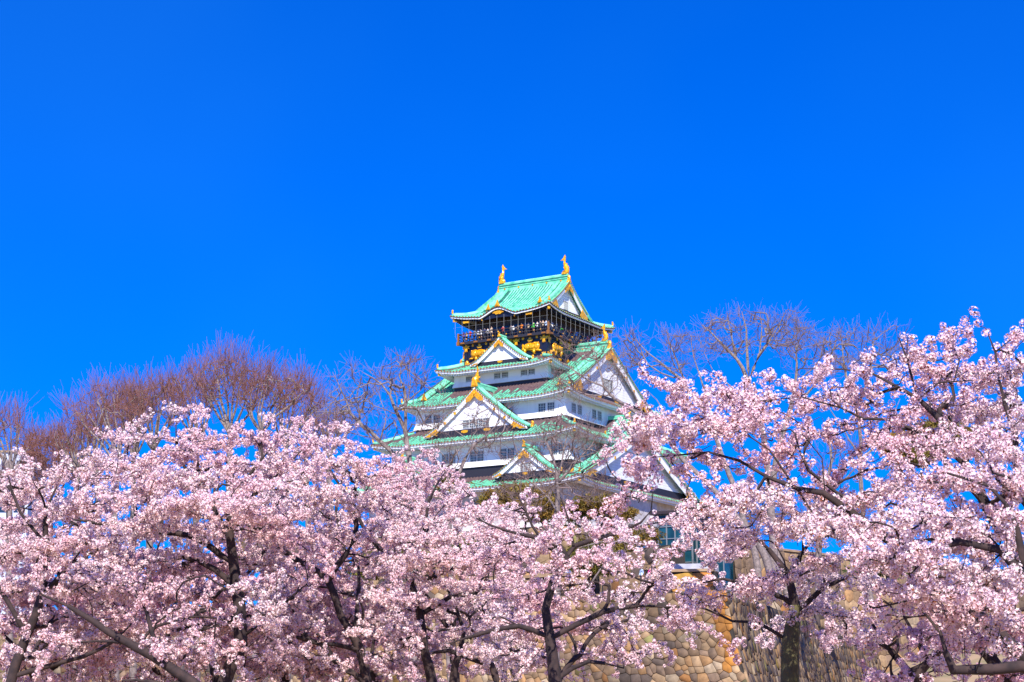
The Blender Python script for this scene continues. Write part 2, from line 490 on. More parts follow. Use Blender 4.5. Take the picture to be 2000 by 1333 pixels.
def gable_face(k, cu, out, curve, base_z, parent, windows=0, wz=None, studs=(), recess=.5, board=.62, gold_apex=1.0, gold_foot=1.0, band=.75, win_h=1.0, win_w=.85, fill_scale=1.0, lattice_=True):
    """gable end on side k: curve = [(half width a, z)] from apex down to the foot, at outward distance out"""
    f = frame(k)
    cv = curve
    zt = cv[0][1]; aw = cv[-1][0]; zb_ = cv[-1][1]
    # bargeboards
    for sg in (-1, 1):
        b = CMB()
        n = len(cv)
        for (o0, o1, t0, t1, m) in ((out-.14, out-.02, -.02, -.20, 0), (out-.20, out-.08, -.20, -.20-board, 0)):
            A0 = [f(cu+sg*a, o1, z+t0) for a, z in cv]; B0 = [f(cu+sg*a, o1, max(z+t1, base_z-.1)) for a, z in cv]
            A1 = [f(cu+sg*a, o0, z+t0) for a, z in cv]; B1 = [f(cu+sg*a, o0, max(z+t1, base_z-.1)) for a, z in cv]
            b.strip(A0, B0, m); b.strip(A1, B1, m); b.strip(A0, A1, m); b.strip(B0, B1, m)
        b.build('bargeboard', M['plaster'], parent)
    # wall
    g = CMB(); o = out-recess
    wallc = [(a, z-.25) for a, z in cv if z-.25 > base_z+band]
    poly = [f(cu+a, o, z) for a, z in wallc] + [f(cu+wallc[-1][0], o, base_z+band-.05), f(cu-wallc[-1][0], o, base_z+band-.05)] + [f(cu-a, o, z) for a, z in reversed(wallc[1:])]
    g.add(poly, [tuple(range(len(poly)))], 0)
    face_o = Vector(f(0, 1, 0)); face_t = Vector(f(1, 0, 0))
    if lattice_:                             # dots of the plastered lattice
        st = .36
        nz = int((zt-base_z)/st); na = int(aw/st)
        zs = [c[1] for c in cv]; as_ = [c[0] for c in cv]
        def width(z):
            return float(np.interp(-z, [-q for q in zs], as_))
        for j in range(nz):
            z = base_z+band+.2+j*st
            wmax = width(z+.25)-board*1.35
            for i in range(-na, na+1):
                if abs(i*st) < wmax and not (windows and abs(i*st) < windows*win_w*.62 and z < (wz or 0)+win_h+.25 and z > (wz or 0)-.2):
                    c = Vector(f(cu+i*st, o+.012, z))
                    g.add([c-face_t*.045-Vector((0,0,.045)), c+face_t*.045-Vector((0,0,.045)), c+face_t*.045+Vector((0,0,.045)), c-face_t*.045+Vector((0,0,.045))], [(0,1,2,3)], 1)
    g.build('gable_wall', [M['plaster'], M['frame_grey']], parent)
    # dark band with gold fittings at the foot
    bd = CMB()
    wb = aw*.985
    p = [f(cu-wb, o+.05, base_z-.3), f(cu+wb, o+.05, base_z-.3), f(cu+wb*.93, o+.05, base_z+band), f(cu-wb*.93, o+.05, base_z+band)]
    q = [f(cu-wb, o-.2, base_z-.3), f(cu+wb, o-.2, base_z-.3), f(cu+wb*.93, o-.2, base_z+band), f(cu-wb*.93, o-.2, base_z+band)]
    bd.add(p+q, [(0,1,2,3),(2,3,7,6),(0,3,7,4),(1,2,6,5)], 0)
    bd.build('gable_base', M['dark_finish'], parent)
    nf = 1 if aw < 5.5 else 2
    for i in range(nf):
        uu = cu + (0 if nf == 1 else (-1, 1)[i]*aw*.22)
        fb = CMB(); s = min(1.0, aw/6)
        fb.poly([(-.55*s,.12*s),(-.45*s,-.12*s),(-.15*s,-.2*s),(.15*s,-.2*s),(.45*s,-.12*s),(.55*s,.12*s),(.2*s,.2*s),(-.2*s,.2*s)], f(uu, o+.06, base_z+band*.55), face_t, (0,0,1), face_o, .06)
        fb.build('base_fitting', M['gold'], parent)
    # gold apex chevron following the boards, with a pendant
    if gold_apex:
        s = gold_apex
        gb = CMB()
        arm = 1.75*s
        a1 = [(a, z-.25) for a, z in cv if a <= arm]
        n1 = len(a1)
        inner = [(a, z-.25-.62*s*(1+.35*sin(i*2.1))*(1.15-.4*i/max(1, n1-1))) for i, (a, z) in enumerate(a1)]
        inner[0] = (0, zt-.25-1.0*s)
        out_l = [(-a, z) for a, z in reversed(a1)] + a1[1:]
        in_l = [(a, z) for a, z in reversed(inner)] + [(-a, z) for a, z in inner[1:]]
        pl = [(a, z-zt) for a, z in out_l + in_l]
        gb.poly(pl, f(cu, out-.06, zt), face_t, (0,0,1), face_o, .10)
        gb.ell(f(cu, out+.02, zt-.95*s), .2*s, .2*s, .26*s, 8, 5)
        gb.build('gable_ornament', M['gold'], parent)
    if gold_foot:
        s = gold_foot
        for sg in (-1, 1):
            gb = CMB()
            aL = aw-.05; a0 = aw-2.3*s
            seg = [(a, z-.28) for a, z in cv if a >= a0-.01]
            low = [(aL-.1, base_z+.02), (aw-1.2*s, base_z+.0), (aw-1.6*s, base_z+.35*s), (aw-2.5*s, base_z+.05), (aw-2.2*s, base_z+.42*s), (aw-2.7*s, base_z+.62*s)]
            pl = [(sg*a, z-zb_) for a, z in seg] + [(sg*a, z-zb_) for a, z in low]
            gb.poly(pl, f(cu, out-.04, zb_), face_t, (0,0,1), face_o, .07)
            gb.build('foot_ornament', M['gold'], parent)
    for (a, dz) in studs:
        for sg in (-1, 1):
            z = float(np.interp(a, [c[0] for c in cv], [c[1] for c in cv]))-.25-board*.55-dz
            sb = CMB()
            c = Vector(f(cu+sg*a, out-.06, z))
            V = [c + face_t*(.2*cos(i*pi/5)) + Vector((0,0,.23*sin(i*pi/5))) for i in range(10)]
            sb.add(V+[v+face_o*.08 for v in V], [tuple(range(10, 20))] + [(i, (i+1) % 10, 10+(i+1) % 10, 10+i) for i in range(10)])
            sb.build('gold_stud', M['gold'], parent)
    if windows:
        for i in range(windows):
            uu = cu + (i-(windows-1)/2)*win_w*1.25
            window(k, uu-win_w/2, uu+win_w/2, wz, wz+win_h, o, parent, nx=3, nz=4)

def window(k, u0, u1, z0, z1, out, parent, nx=4, nz=5):
    """latticed window set into a wall face at outward distance out"""
    f = frame(k)
    b = CMB()
    def fb(ua, ub, za, zb, oa, ob, m):
        P = [Vector(f(u, o, z)) for z in (za, zb) for (u, o) in ((ua, oa), (ub, oa), (ub, ob), (ua, ob))]
        b.add(P, [(0,3,2,1),(4,5,6,7),(0,1,5,4),(1,2,6,5),(2,3,7,6),(3,0,4,7)], m)
    fb(u0, u1, z0, z1, out-.05, out+.008, 0)
    w = .075
    for (ua, ub, za, zb) in ((u0-w, u0, z0-w, z1+w), (u1, u1+w, z0-w, z1+w), (u0, u1, z1, z1+w), (u0, u1, z0-w, z0)):
        fb(ua, ub, za, zb, out-.02, out+.07, 1)
    wd = b.build('window', [M['glass'], M['frame_grey']], parent)
    b = CMB()
    for i in range(1, nx):
        u = u0+(u1-u0)*i/nx; fb(u-.032, u+.032, z0, z1, out+.008, out+.045, 0)
    for j in range(1, nz):
        z = z0+(z1-z0)*j/nz; fb(u0, u1, z-.028, z+.028, out+.009, out+.040, 0)
    b.build('lattice', M['lattice'], wd)
    return wd

def chidori(k, cu, out_f, out_b, z_apex, half_w, z_foot, sag=.22, studs=(), windows=0, wz=None, fish=None, s=1.0, brown=True, foot=True, win=(.85, 1.0)):
    """triangular dormer gable on side k"""
    root = empty('dormer_gable', parent=castle)
    f = frame(k)
    H = z_apex-z_foot
    zf = lambda t: z_apex - H*(t + sag*t*(1-t)) + (.16*max(0, t-.8)/.2 if True else 0)
    nseg = 10
    mb = CMB()
    n = max(3, int((out_f-out_b)/PITCH_T)); p = (out_f-out_b)/n
    rnd = random.Random(int(z_apex*10)+k)
    for sg in (-1, 1):
        prev = None
        for i in range(n):
            oc = out_b + (i+.5)*p
            for a, hh in OFFS:
                o = oc + a*p
                cur = [Vector(f(cu+sg*t/nseg*half_w, o, zf(t/nseg)+hh*.10)) for t in range(nseg+1)]
                if prev:
                    for j in range(nseg):
                        m = 1 if (brown and o < out_f-2.0-.3*rnd.random()) else (3 if (hh == 0 or out_f-1.9 < o < out_f-.5) else 0)  # pans and verge gap coloured dark as painted shade
                        mb.add([prev[j], prev[j+1], cur[j+1], cur[j]], [(0, 1, 2, 3)], m)
                prev = cur
        # row of tile ends across the verge, running down the slope
        L = sqrt(half_w**2+H**2); nt = int(L/.34)
        for i in range(1, nt):
            t = i/nt
            c0 = Vector(f(cu+sg*t*half_w, out_f-.75, zf(t)+.02)); c1 = Vector(f(cu+sg*t*half_w, out_f+.10, zf(t)+.03))
            mb.tube([c0, c1], .115, 6, 0)
            fo = Vector(f(0, 1, 0))
            mb.tube([c1+fo*.002, c1+fo*.05], .10, 6, 2)
    mb.build('gable_roof', [M['copper_old'], M['copper_brown'], M['gold_dull'], M['copper_shade']], root)
    # two ridge bands down the verge
    for sg in (-1, 1):
        rb = CMB()
        for (o, r, hh) in ((out_f-.95, .17, .16), (out_f-1.55, .22, .18)):
            rb.tube([f(cu+sg*t*half_w, o, zf(t)+hh) for t in [i/12*.97+.01 for i in range(13)]], r, 7, 0)
        rb.build('verge_ridge', M['copper'], root, smooth=True)
        d = Vector(f(sg, 0, 0))
        finial(Vector(f(cu+sg*half_w*1.0, out_f-1.5, zf(1)+.1)), d, .55*s+.2, root)
    curve = [(t/12*half_w, zf(t/12)) for t in range(13)]
    gable_face(k, cu, out_f, curve, z_foot-.05, root, windows, wz, studs, board=.55*s+.1, gold_apex=s*.95, gold_foot=(s*.9 if foot else 0), band=.62*s+.1, win_w=win[0], win_h=win[1])
    # ridge
    rb = CMB()
    fa, fb_ = Vector(f(cu, out_f-.15, z_apex+.1)), Vector(f(cu, out_b, z_apex+.1))
    ax = (fb_-fa)/2; t = Vector(f(1, 0, 0))
    rb.obox((fa+fb_)/2+Vector((0,0,.16*s)), ax, t*.2, Vector((0,0,.26*s)), 0)
    rb.tube([fa+Vector((0,0,.46*s)), fb_+Vector((0,0,.46*s))], .24, 8, 0)
    rb.build('gable_ridge', M['copper'], root)
    d = Vector(f(0, 1, 0))
    if fish:
        pb = CMB(); t_ = Vector(f(1, 0, 0))
        pb.poly([(-.5,0),(-.42,.5),(-.36,1.0),(-.2,1.25),(.2,1.25),(.36,1.0),(.42,.5),(.5,0)], fa+d*.05+Vector((0,0,-.05)), t_, (0,0,1), d, .2, 0, bulge=.1)
        pb.build('ridge_plaque', M['gold'], root)
        shachi(fa-d*.55+Vector((0,0,1.0)), d, .95, root)
    else:
        finial(fa+d*.0+Vector((0,0,.05)), d, 1.1*s, root)
        kb = CMB(); kb.ell(fa+d*.2+Vector((0,0,1.35*s)), .2*s, .2*s, .2*s, 8, 6); kb.build('ridge_knob', M['gold'], root)
    return root

def side_gable(root, k, xv, xs, P, wy, y_foot, base_z, studs, windows, wz, win, fishs, ridge_z, s, gold=1.0, board=.6):
    """gable end of a hip-and-gable roof on side k with its verge tiles and descending ridges"""
    f = frame(k)
    zf = lambda a: P(wy-a)
    curve = [(y_foot*i/14, zf(y_foot*i/14)) for i in range(15)]
    g = empty('gable_end', parent=root)
    gable_face(k, 0, xv, curve, base_z, g, windows, wz, studs, recess=xv-xs, board=board, gold_apex=gold, gold_foot=gold, band=.8, win_w=win[0], win_h=win[1])
    mb = CMB(); fo = Vector(f(0, 1, 0))
    L = sqrt(y_foot**2 + (curve[0][1]-curve[-1][1])**2); nt = int(L/.34)
    for sg in (-1, 1):
        for i in range(1, nt):
            a = y_foot*i/nt
            c0 = Vector(f(sg*a, xv-.85, zf(a)+.08)); c1 = Vector(f(sg*a, xv+.12, zf(a)+.08))
            mb.tube([c0, c1], .125, 6, 0); mb.tube([c1+fo*.002, c1+fo*.05], .11, 6, 1)
    mb.build('verge_tiles', [M['copper'], M['gold_dull']], g)
    for sg in (-1, 1):
        rb = CMB()
        for (o, r, hh, e) in ((xv-1.0, .17, .2, 1.0), (xv-1.65, .25, .26, 1.0)):
            rb.tube([f(sg*a, o, zf(a)+hh) for a in [y_foot*e*i/14+.15 for i in range(15)]], r, 7, 0)
            rb.tube([f(sg*a, o, zf(a)+hh+r) for a in [y_foot*e*i/14+.15 for i in range(15)]], r*.45, 6, 0)
        rb.build('descending_ridge', M['copper'], g, smooth=True)
        crest_tile(Vector(f(sg*(y_foot+.25), xv-1.65, zf(y_foot+.2)+.1)), Vector(f(sg, 0, 0)), .75*s+.15, g)
    return g

def storey(hx, hy, z0, z1, m, name='storey_wall', flare=.22, base=None):
    b = CMB()
    zf = z0+.75
    b.frustum(-hx-flare, hx+flare, -hy-flare, hy+flare, z0, -hx, hx, -hy, hy, zf, 0)
    b.box(-hx, hx, -hy, hy, zf, z1, 0)
    o = b.build(name, m, castle)
    if base:
        b = CMB(); e = flare+.05
        b.box(-hx-flare+.25, hx+flare-.25, -hy-flare+.25, hy+flare-.25, base, z0, 0)  # plain dark strip between the wall foot and the roof below
        b.build('wall_base', M['dark_finish'], castle)
    return o

def prof(z_eave, slope, curve=0.0, L=10.0):
    return lambda d: z_eave + slope*d + curve*(d/L)**2*L

# --- storeys
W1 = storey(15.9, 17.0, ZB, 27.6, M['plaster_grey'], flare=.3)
W2 = storey(14.0, 14.6, 30.9, 34.2, M['plaster'], base=29.0)
W3 = storey(11.9, 12.0, 37.15, 40.1, M['plaster'], base=36.3)
W4 = storey(7.55, 9.0, 43.15, 45.1, M['plaster'], base=42.4)

# --- roofs
P1 = prof(27.45, .40, .03)
r1, S1 = tier(1, 18.3, 19.6, P1, (14.0, 14.6), (15.9, 17.0, 27.5), .65, 7, xv=17.1, xs=15.4, brown=1.9)
P2 = prof(34.25, .50, .10)
r2, S2 = tier(2, 16.1, 16.8, P2, (11.8, 11.9), (14.0, 14.6, 34.15), .6, 6, brown=1.9)
P3 = prof(39.95, .55, .045)
r3, S3 = tier(3, 13.6, 13.7, P3, (7.5, 9.0), (11.9, 12.0, 40.0), .65, 6, xv=12.5, xs=11.6, brown=2.7)
P4 = prof(44.95, .42, .14)
r4, S4 = tier(4, 9.4, 11.2, P4, (6.5, 7.6), (7.55, 9.0, 45.0), .55, 4.5, brown=1.25)
P5 = lambda d: 52.85 + .27*d + .0375*d*d
def kara(u, d):
    t = abs(u+.3)/3.1
    if t >= 1.25: return 0.0
    b = .98*(.5+.5*cos(pi*min(1, t))) - .10*max(0, 1-abs(t-.98)/.27)
    return b*max(0.0, 1-d/3.6)**1.3
r5, S5 = tier(5, 8.14, 9.41, P5, (.01, .01), (5.9, 7.0, 53.0), .65, 5, xv=5.9, xs=5.3, extra=kara, old=False, brown=0, dark_soffit=True)

# side gables
side_gable(r5, 1, 5.9, 5.25, P5, 9.41, 5.2, 53.75, (), 2, 54.7, (.5, 1.05), True, 59, .8, gold=.8, board=.5)
side_gable(r5, 3, 5.9, 5.25, P5, 9.41, 5.2, 53.75, (), 2, 54.7, (.5, 1.05), True, 59, .8, gold=.8, board=.5)
for k in (1, 3):
    side_gable(r3, k, 12.5, 11.75, P3, 13.7, 11.3, 40.7, ((4.2, .1), (6.6, .1)), 3, 42.4, (.8, 1.5), True, 48, 1.0, gold=1.15, board=.85)
    side_gable(r1, k, 17.1, 16.2, P1, 19.6, 16.4, 28.5, ((5.0, .1), (8.0, .1)), 3, 30.4, (.95, 1.7), True, 35, 1.0, gold=1.3, board=.9)

def main_ridge(root, x1, z, w, h, studs):
    b = CMB()
    b.box(-x1, x1, -w*.75, w*.75, z-.15, z+h*.45, 0)
    b.box(-x1, x1, -w, w, z+h*.45, z+h*.6, 0)
    b.box(-x1, x1, -w*.62, w*.62, z+h*.6, z+h*.85, 1)
    b.tube([(-x1, 0, z+h), (x1, 0, z+h)], w*.8, 8, 0)
    b.build('ridge', [M['copper'], M['copper_shade']], root)
    for i in range(studs):
        u = -x1*.82 + 2*x1*.82*i/(studs-1)
        for sy in (-1, 1):
            s = CMB(); c = Vector((u, sy*w*.72, z+h*.22))
            V = [c + Vector((.12*cos(a*pi/4), 0, .12*sin(a*pi/4))) for a in range(8)]
            s.add(V+[v+Vector((0, sy*.12, 0)) for v in V], [tuple(range(8, 16))]+[(i_, (i_+1) % 8, 8+(i_+1) % 8, 8+i_) for i_ in range(8)])
            s.build('gold_stud', M['gold'], root)
main_ridge(r5, 5.7, P5(9.41)-.05, .36, .95, 5)
for sx in (-1, 1):
    shachi((sx*5.25, 0, P5(9.41)+1.55), (sx, 0, 0), 1.2, r5)
    finial((sx*5.75, 0, P5(9.41)-.25), (sx, 0, 0), 1.0, r5)
# ridges of the large third-tier and first-tier gables stop at the storey that rises through them
for (root, x0, x1, zz, fish) in ((r3, 6.4, 12.0, P3(13.7), 1), (r1, 11.9, 16.7, P1(19.6), 0)):
    for sx in (-1, 1):
        b = CMB()
        xa, xb = sorted((sx*x0, sx*x1))
        b.box(xa, xb, -.3, .3, zz-.15, zz+.5, 0); b.box(xa, xb, -.22, .22, zz+.5, zz+.72, 1)
        b.tube([(xa, 0, zz+.88), (xb, 0, zz+.88)], .3, 8, 0)
        b.build('ridge', [M['copper'], M['copper_shade']], root)
        for i in range(3):
            for sy in (-1, 1):
                s = CMB(); s.ell((sx*(x0+(x1-x0)*(.3+.3*i)), sy*.31, zz+.2), .13, .06, .13, 8, 5); s.build('gold_stud', M['gold'], root)
        if fish:
            shachi((sx*(x1-.55), 0, zz+1.45), (sx, 0, 0), 1.05, root)
        finial((sx*(x1+.1), 0, zz-.35), (sx, 0, 0), 1.25, root)

# curved eave gable of the top roof: crown ridge, gold pendant, black board under the curve
for sg in (-1, 1):
    f = frame(0 if sg < 0 else 2)
    g = empty('curved_gable', parent=r5)
    b = CMB()
    pts = [f(-.3, 9.2-d, P5(d)+kara(-.3, d)+.22-.0*d) for d in (0, .6, 1.2, 1.9, 2.6, 3.3, 3.9)]
    pts[-1] = (pts[-1][0], pts[-1][1], pts[-1][2]+.1)
    b.tube(pts, [.26, .26, .26, .26, .25, .22, .16], 8, 0); b.tube([(p[0], p[1], p[2]+.24) for p in pts[:-1]], .1, 6, 0)
    b.build('crown_ridge', M['copper'], g, smooth=True)
    crest_tile(Vector(f(-.3, 9.35, P5(0)+kara(-.3, 0)+.05)), Vector(f(0, 1, 0)), .8, g)
    b = CMB()
    t = Vector(f(1, 0, 0)); o = Vector(f(0, 1, 0))
    b.poly([(-.95,-.15),(-.6,.08),(0,.14),(.6,.08),(.95,-.15),(.6,-.2),(.35,-.38),(0,-.34),(-.35,-.38),(-.6,-.2)], f(-.3, 9.05, P5(0)+kara(-.3, 0)-.62), t, (0,0,1), o, .1)
    b.build('eave_pendant', M['gold'], g)
    b = CMB()
    us = [-3.6+.3*i for i in range(23)]
    A = [f(u, 8.95, P5(0)+kara(u, 0)-.3) for u in us]; B = [f(u, 8.95, min(52.3, 52.55)+.12*kara(u, 0)) for u in us]
    A2 = [f(u, 8.85, P5(0)+kara(u, 0)-.3) for u in us]; B2 = [f(u, 8.85, 52.3+.12*kara(u, 0)) for u in us]
    b.strip(A, B); b.strip(A2, B2); b.strip(B, B2)
    b.build('curved_board', M['lacquer'], g)
    for u in (-5.6, 4.6):
        b = CMB(); b.poly([(-.55,.16),(-.45,-.16),(0,-.1),(.45,-.16),(.55,.16)], f(u, 9.0, P5(0)-.52), t, (0,0,1), o, .08); b.build('eave_fitting', M['gold'], g)
    for u in (-3.0, 2.3):
        b = CMB(); b.ell(f(u, 9.02, P5(0)-.5), .14, .14, .14, 8, 5); b.build('eave_fitting', M['gold'], g)

# --- dormer gables
chidori(0, 0.1, 15.7, 10.2, 41.5, 8.1, 35.35, studs=((3.1, 0), (4.7, 0)), windows=4, wz=36.2, fish=True, s=1.0)
chidori(2, 0.1, 15.7, 10.2, 41.5, 8.1, 35.35, studs=((3.1, 0), (4.7, 0)), windows=4, wz=36.2, fish=True, s=1.0)
for k in (0, 2):
    chidori(k, 0.5, 10.3, 7.0, 49.2, 4.6, 45.75, s=.55, foot=True)
    for cu in (-9.46, 9.46):
        chidori(k, cu, 18.6, 14.2, 32.2, 4.7, 28.75, s=.62, windows=2, wz=29.3, win=(.62, .95))
for k in (1, 3):
    chidori(k, 0.0, 15.2, 11.6, 38.2, 4.4, 35.2, s=.55)

# --- windows
for (a, b_) in ((-5.5,-4.6),(-4.2,-3.35),(-.9,-.05),(.35,1.2),(3.4,4.25),(4.6,5.45)):
    window(0, a, b_, 43.25, 44.5, 9.0, W4); window(2, a, b_, 43.25, 44.5, 9.0, W4)
for v in (-8.1, -6.9, 6.1, 7.3): window(1, v, v+.85, 43.3, 44.5, 7.55, W4); window(3, v, v+.85, 43.3, 44.5, 7.55, W4)
for (a, b_) in ((-10.2,-9.3),(-8.85,-7.9),(7.9,8.85),(9.3,10.2)):
    window(0, a, b_, 37.35, 39.0, 12.0, W3); window(2, a, b_, 37.35, 39.0, 12.0, W3)
for (a, b_) in ((-10.25,-9.35),(-8.65,-7.75),(-4.65,-3.75),(-3.1,-2.25),(3.7,4.6),(7.75,8.65)):
    window(1, a, b_, 37.4, 39.0, 11.9, W3); window(3, a, b_, 37.4, 39.0, 11.9, W3)
for (a, b_) in ((-13.3,-12.4),(-12.1,-11.2),(-5.6,-4.75),(-4.4,-3.6),(-1.1,-.25),(0,.85),(3.6,4.4),(4.75,5.6),(11.2,12.1),(12.4,13.3)):
    window(0, a, b_, 31.3, 32.95, 14.6, W2)
for v in (-11, -9.7, 8.8, 10.1): window(1, v, v+.85, 31.3, 32.9, 14.0, W2)
for v in (-15, -11.5, -7.5, -3.5, 1, 5, 9, 13):
    window(1, v, v+1.5, 24.4, 26.2, 15.9, W1, nx=8, nz=2)
    window(0, v*.92, v*.92+1.5, 24.4, 26.2, 17.0, W1, nx=8, nz=2)
# low projecting bay on the right side of the lowest storey
b = CMB(); b.box(15.85, 17.2, -4.5, 3.5, 23.4, 26.9); b.frustum(15.85, 16.2, -4.3, 3.3, 22.6, 15.85, 17.2, -4.5, 3.5, 23.4); b.build('projecting_bay', M['plaster_grey'], castle)

# --- the black top storey
top = empty('top_storey', parent=castle)
b = CMB(); b.box(-6.6, 6.6, -7.7, 7.7, 45.5, 49.35); b.build('lacquered_wall', M['lacquer'], top)
b = CMB()
for z in (46.7, 48.72): 
    b.box(-6.66, 6.66, -7.76, 7.76, z, z+.14)
b.box(-6.8, 6.8, -7.9, 7.9, 49.05, 49.36)
for sx in (-1, 1):
    for sy in (-1, 1): b.box(sx*6.45-.25, sx*6.45+.25, sy*7.55-.25, sy*7.55+.25, 45.5, 49.05)
for sy in (-1, 1):
    for u in (-1.9, 1.9): b.box(u-.2, u+.2, sy*7.74-.06, sy*7.74+.06, 45.5, 49.05)
b.build('beams', M['lacquer'], top)
b = CMB(); b.box(-5.5, 5.5, -6.6, 6.6, 49.7, 53.4); b.build('gallery_wall', M['lacquer'], top)
b = CMB(); b.box(-5.62, 5.62, -6.72, 6.72, 51.75, 53.35); b.box(-6.6, 6.6, -7.8, 7.8, 52.75, 53.05); b.build('frieze', M['lacquer_brown'], top)
for k in range(4):
    f = frame(k); hw = 5.5 if k % 2 == 0 else 6.6; ho = 6.6 if k % 2 == 0 else 5.5
    for i in range(6):
        u = -hw + 2*hw*(i+.5)/6
        p = CMB(); t = Vector(f(1,0,0)); 
        p.obox(f(u, ho+.02, 50.75), t*(hw/6*.86), Vector(f(0,1,0))*.03, Vector((0,0,.95)), 0)
        p.build('gallery_glazing', M['glass'], top)
# balcony
bal = empty('balcony', parent=castle)
b = CMB(); b.box(-7.35, 7.35, -8.45, 8.45, 49.36, 49.72); b.build('deck', M['dark_finish'], bal)
b = CMB()
for k in range(4):
    f = frame(k); hw, ho = (7.3, 8.4) if k % 2 == 0 else (8.4, 7.3)
    for z, r in ((50.85, .065), (50.45, .045), (50.05, .045)):
        b.tube([f(-hw, ho, z), f(hw, ho, z)], r, 6)
    n = 12
    for i in range(n+1):
        u = -hw + 2*hw*i/n
        b.tube([f(u, ho, 49.7), f(u, ho, 50.9)], .05, 5)
b.build('railing', M['lacquer_brown'], bal)
for k in range(4):
    f = frame(k); hw, ho = (7.3, 8.4) if k % 2 == 0 else (8.4, 7.3)
    t = Vector(f(1,0,0)); o = Vector(f(0,1,0))
    for i in range(7):
        u = -hw*.9 + 2*hw*.9*i/6
        p = CMB(); p.poly([(-.34,-.10),(.34,-.10),(.28,.12),(-.28,.12)], f(u, ho+.07, 49.54), t, (0,0,1), o, .05); p.build('deck_fitting', M['gold_dull'], bal)
        p = CMB(); p.ell(f(u+.6 if i < 6 else u-.5, ho+.02, 50.08), .11, .11, .11, 7, 5); p.build('rail_stud', M['gold'], bal)
for sx in (-1, 1):
    for sy in (-1, 1):
        p = CMB(); p.box(sx*7.3-.2, sx*7.3+.2, sy*8.4-.2, sy*8.4+.2, 49.30, 49.8); p.box(sx*7.3-.12, sx*7.3+.12, sy*8.4-.12, sy*8.4+.12, 49.8, 51.0); p.build('corner_post', M['gold_dull'], bal)
# safety net frame: curved pale posts and wires
net = empty('safety_net', parent=castle)
def net_post(u, k, hw, ho):
    f = frame(k); p = CMB()
    zt = 52.75
    p.tube([f(u*1.02, ho+.95, zt), f(u*1.02, ho+.95, 51.0), f(u*1.02, ho+.88, 50.5), f(u*1.01, ho+.6, 50.05), f(u, ho+.25, 49.7)], .019, 5)
    p.build('net_post', M['steel_pale'], net)
for k in range(4):
    hw, ho = (7.3, 8.05) if k % 2 == 0 else (8.4, 6.95)
    n = 13
    if k in (0, 1):
        for i in range(n+1): net_post(-hw + 2*hw*i/n, k, hw, ho)
    f = frame(k)
    for z in (51.75,):
        p = CMB(); p.tube([f(-hw-.4, ho+.96, z), f(hw+.4, ho+.96, z)], .014, 4); p.build('net_wire', M['steel_pale'], net)

# gold fittings and tigers on the black wall
def plate(k, outline, u, z, out, s=.82, name='wall_fitting', flip=1, thick=.05, bulge=.012, mt='gold'):
    f = frame(k); p = CMB()
    p.poly([(a*s*flip, b_*s) for a, b_ in outline], f(u, out, z), f(1,0,0), (0,0,1), f(0,1,0), thick, 0, bulge=bulge)
    return p.build(name, M[mt], top)
SQ = [(-.2,-.2),(.2,-.2),(.2,.2),(-.2,.2)]
CUP = [(-.55,-.12),(-.3,-.3),(.3,-.3),(.55,-.12),(.5,.08),(.22,.1),(.22,.4),(-.22,.4),(-.22,.1),(-.5,.08)]
XFIT = [(-.7,.3),(-.2,.24),(-.2,.5),(.2,.5),(.2,.24),(.7,.3),(.55,.05),(.7,-.2),(.25,-.14),(.3,-.75),(.1,-.6),(0,-.8),(-.1,-.6),(-.3,-.75),(-.25,-.14),(-.7,-.2),(-.55,.05)]
OVAL = [(.5*cos(i*pi/5), .2*sin(i*pi/5)) for i in range(10)]
TIGER = [(-1.62,-.10),(-1.52,-.30),(-1.30,-.12),(-1.22,.18),(-1.28,.52),(-1.12,.66),(-.98,.50),(-1.05,.28),(-.86,.30),(-.70,.58),(-.30,.74),(.25,.66),(.55,.74),(.95,.72),(1.20,.62),(1.32,.35),(1.30,.05),(1.15,-.18),(1.52,-.32),(1.62,-.50),(1.20,-.52),(.80,-.40),(.62,-.62),(.70,-.78),(.35,-.78),(.28,-.50),(-.05,-.30),(-.45,-.20),(-.72,-.40),(-.66,-.66),(-.98,-.72),(-1.06,-.48),(-.98,-.2)]
def tiger(k, u, z, out, s, flip):
    f = frame(k); p = CMB(); t, o = Vector(f(1,0,0)), Vector(f(0,1,0))
    p.poly([(a*s*flip, b_*s) for a, b_ in TIGER], f(u, out, z), t, (0,0,1), o, .16, 0)
    Mx = Matrix((t, o, Vector((0,0,1)))).transposed()
    for (a, b_, ra, rb) in ((-.55,.25,.5,.40),(.15,.22,.6,.36),(.85,.22,.45,.42),(.9,.05,.2,.16),(-.85,-.3,.18,.34),(.5,-.45,.2,.3),(1.25,-.4,.28,.12),(.62,.62,.14,.14),(1.12,.6,.13,.13)):
        p.ell(Vector(f(u, out, z)) + t*(a*s*flip) + Vector((0,0,b_*s)) + o*.1, ra*s, .20*s, rb*s, 10, 6, 0, Mx)
    return p.build('tiger_relief', M['gold'], top, smooth=True)
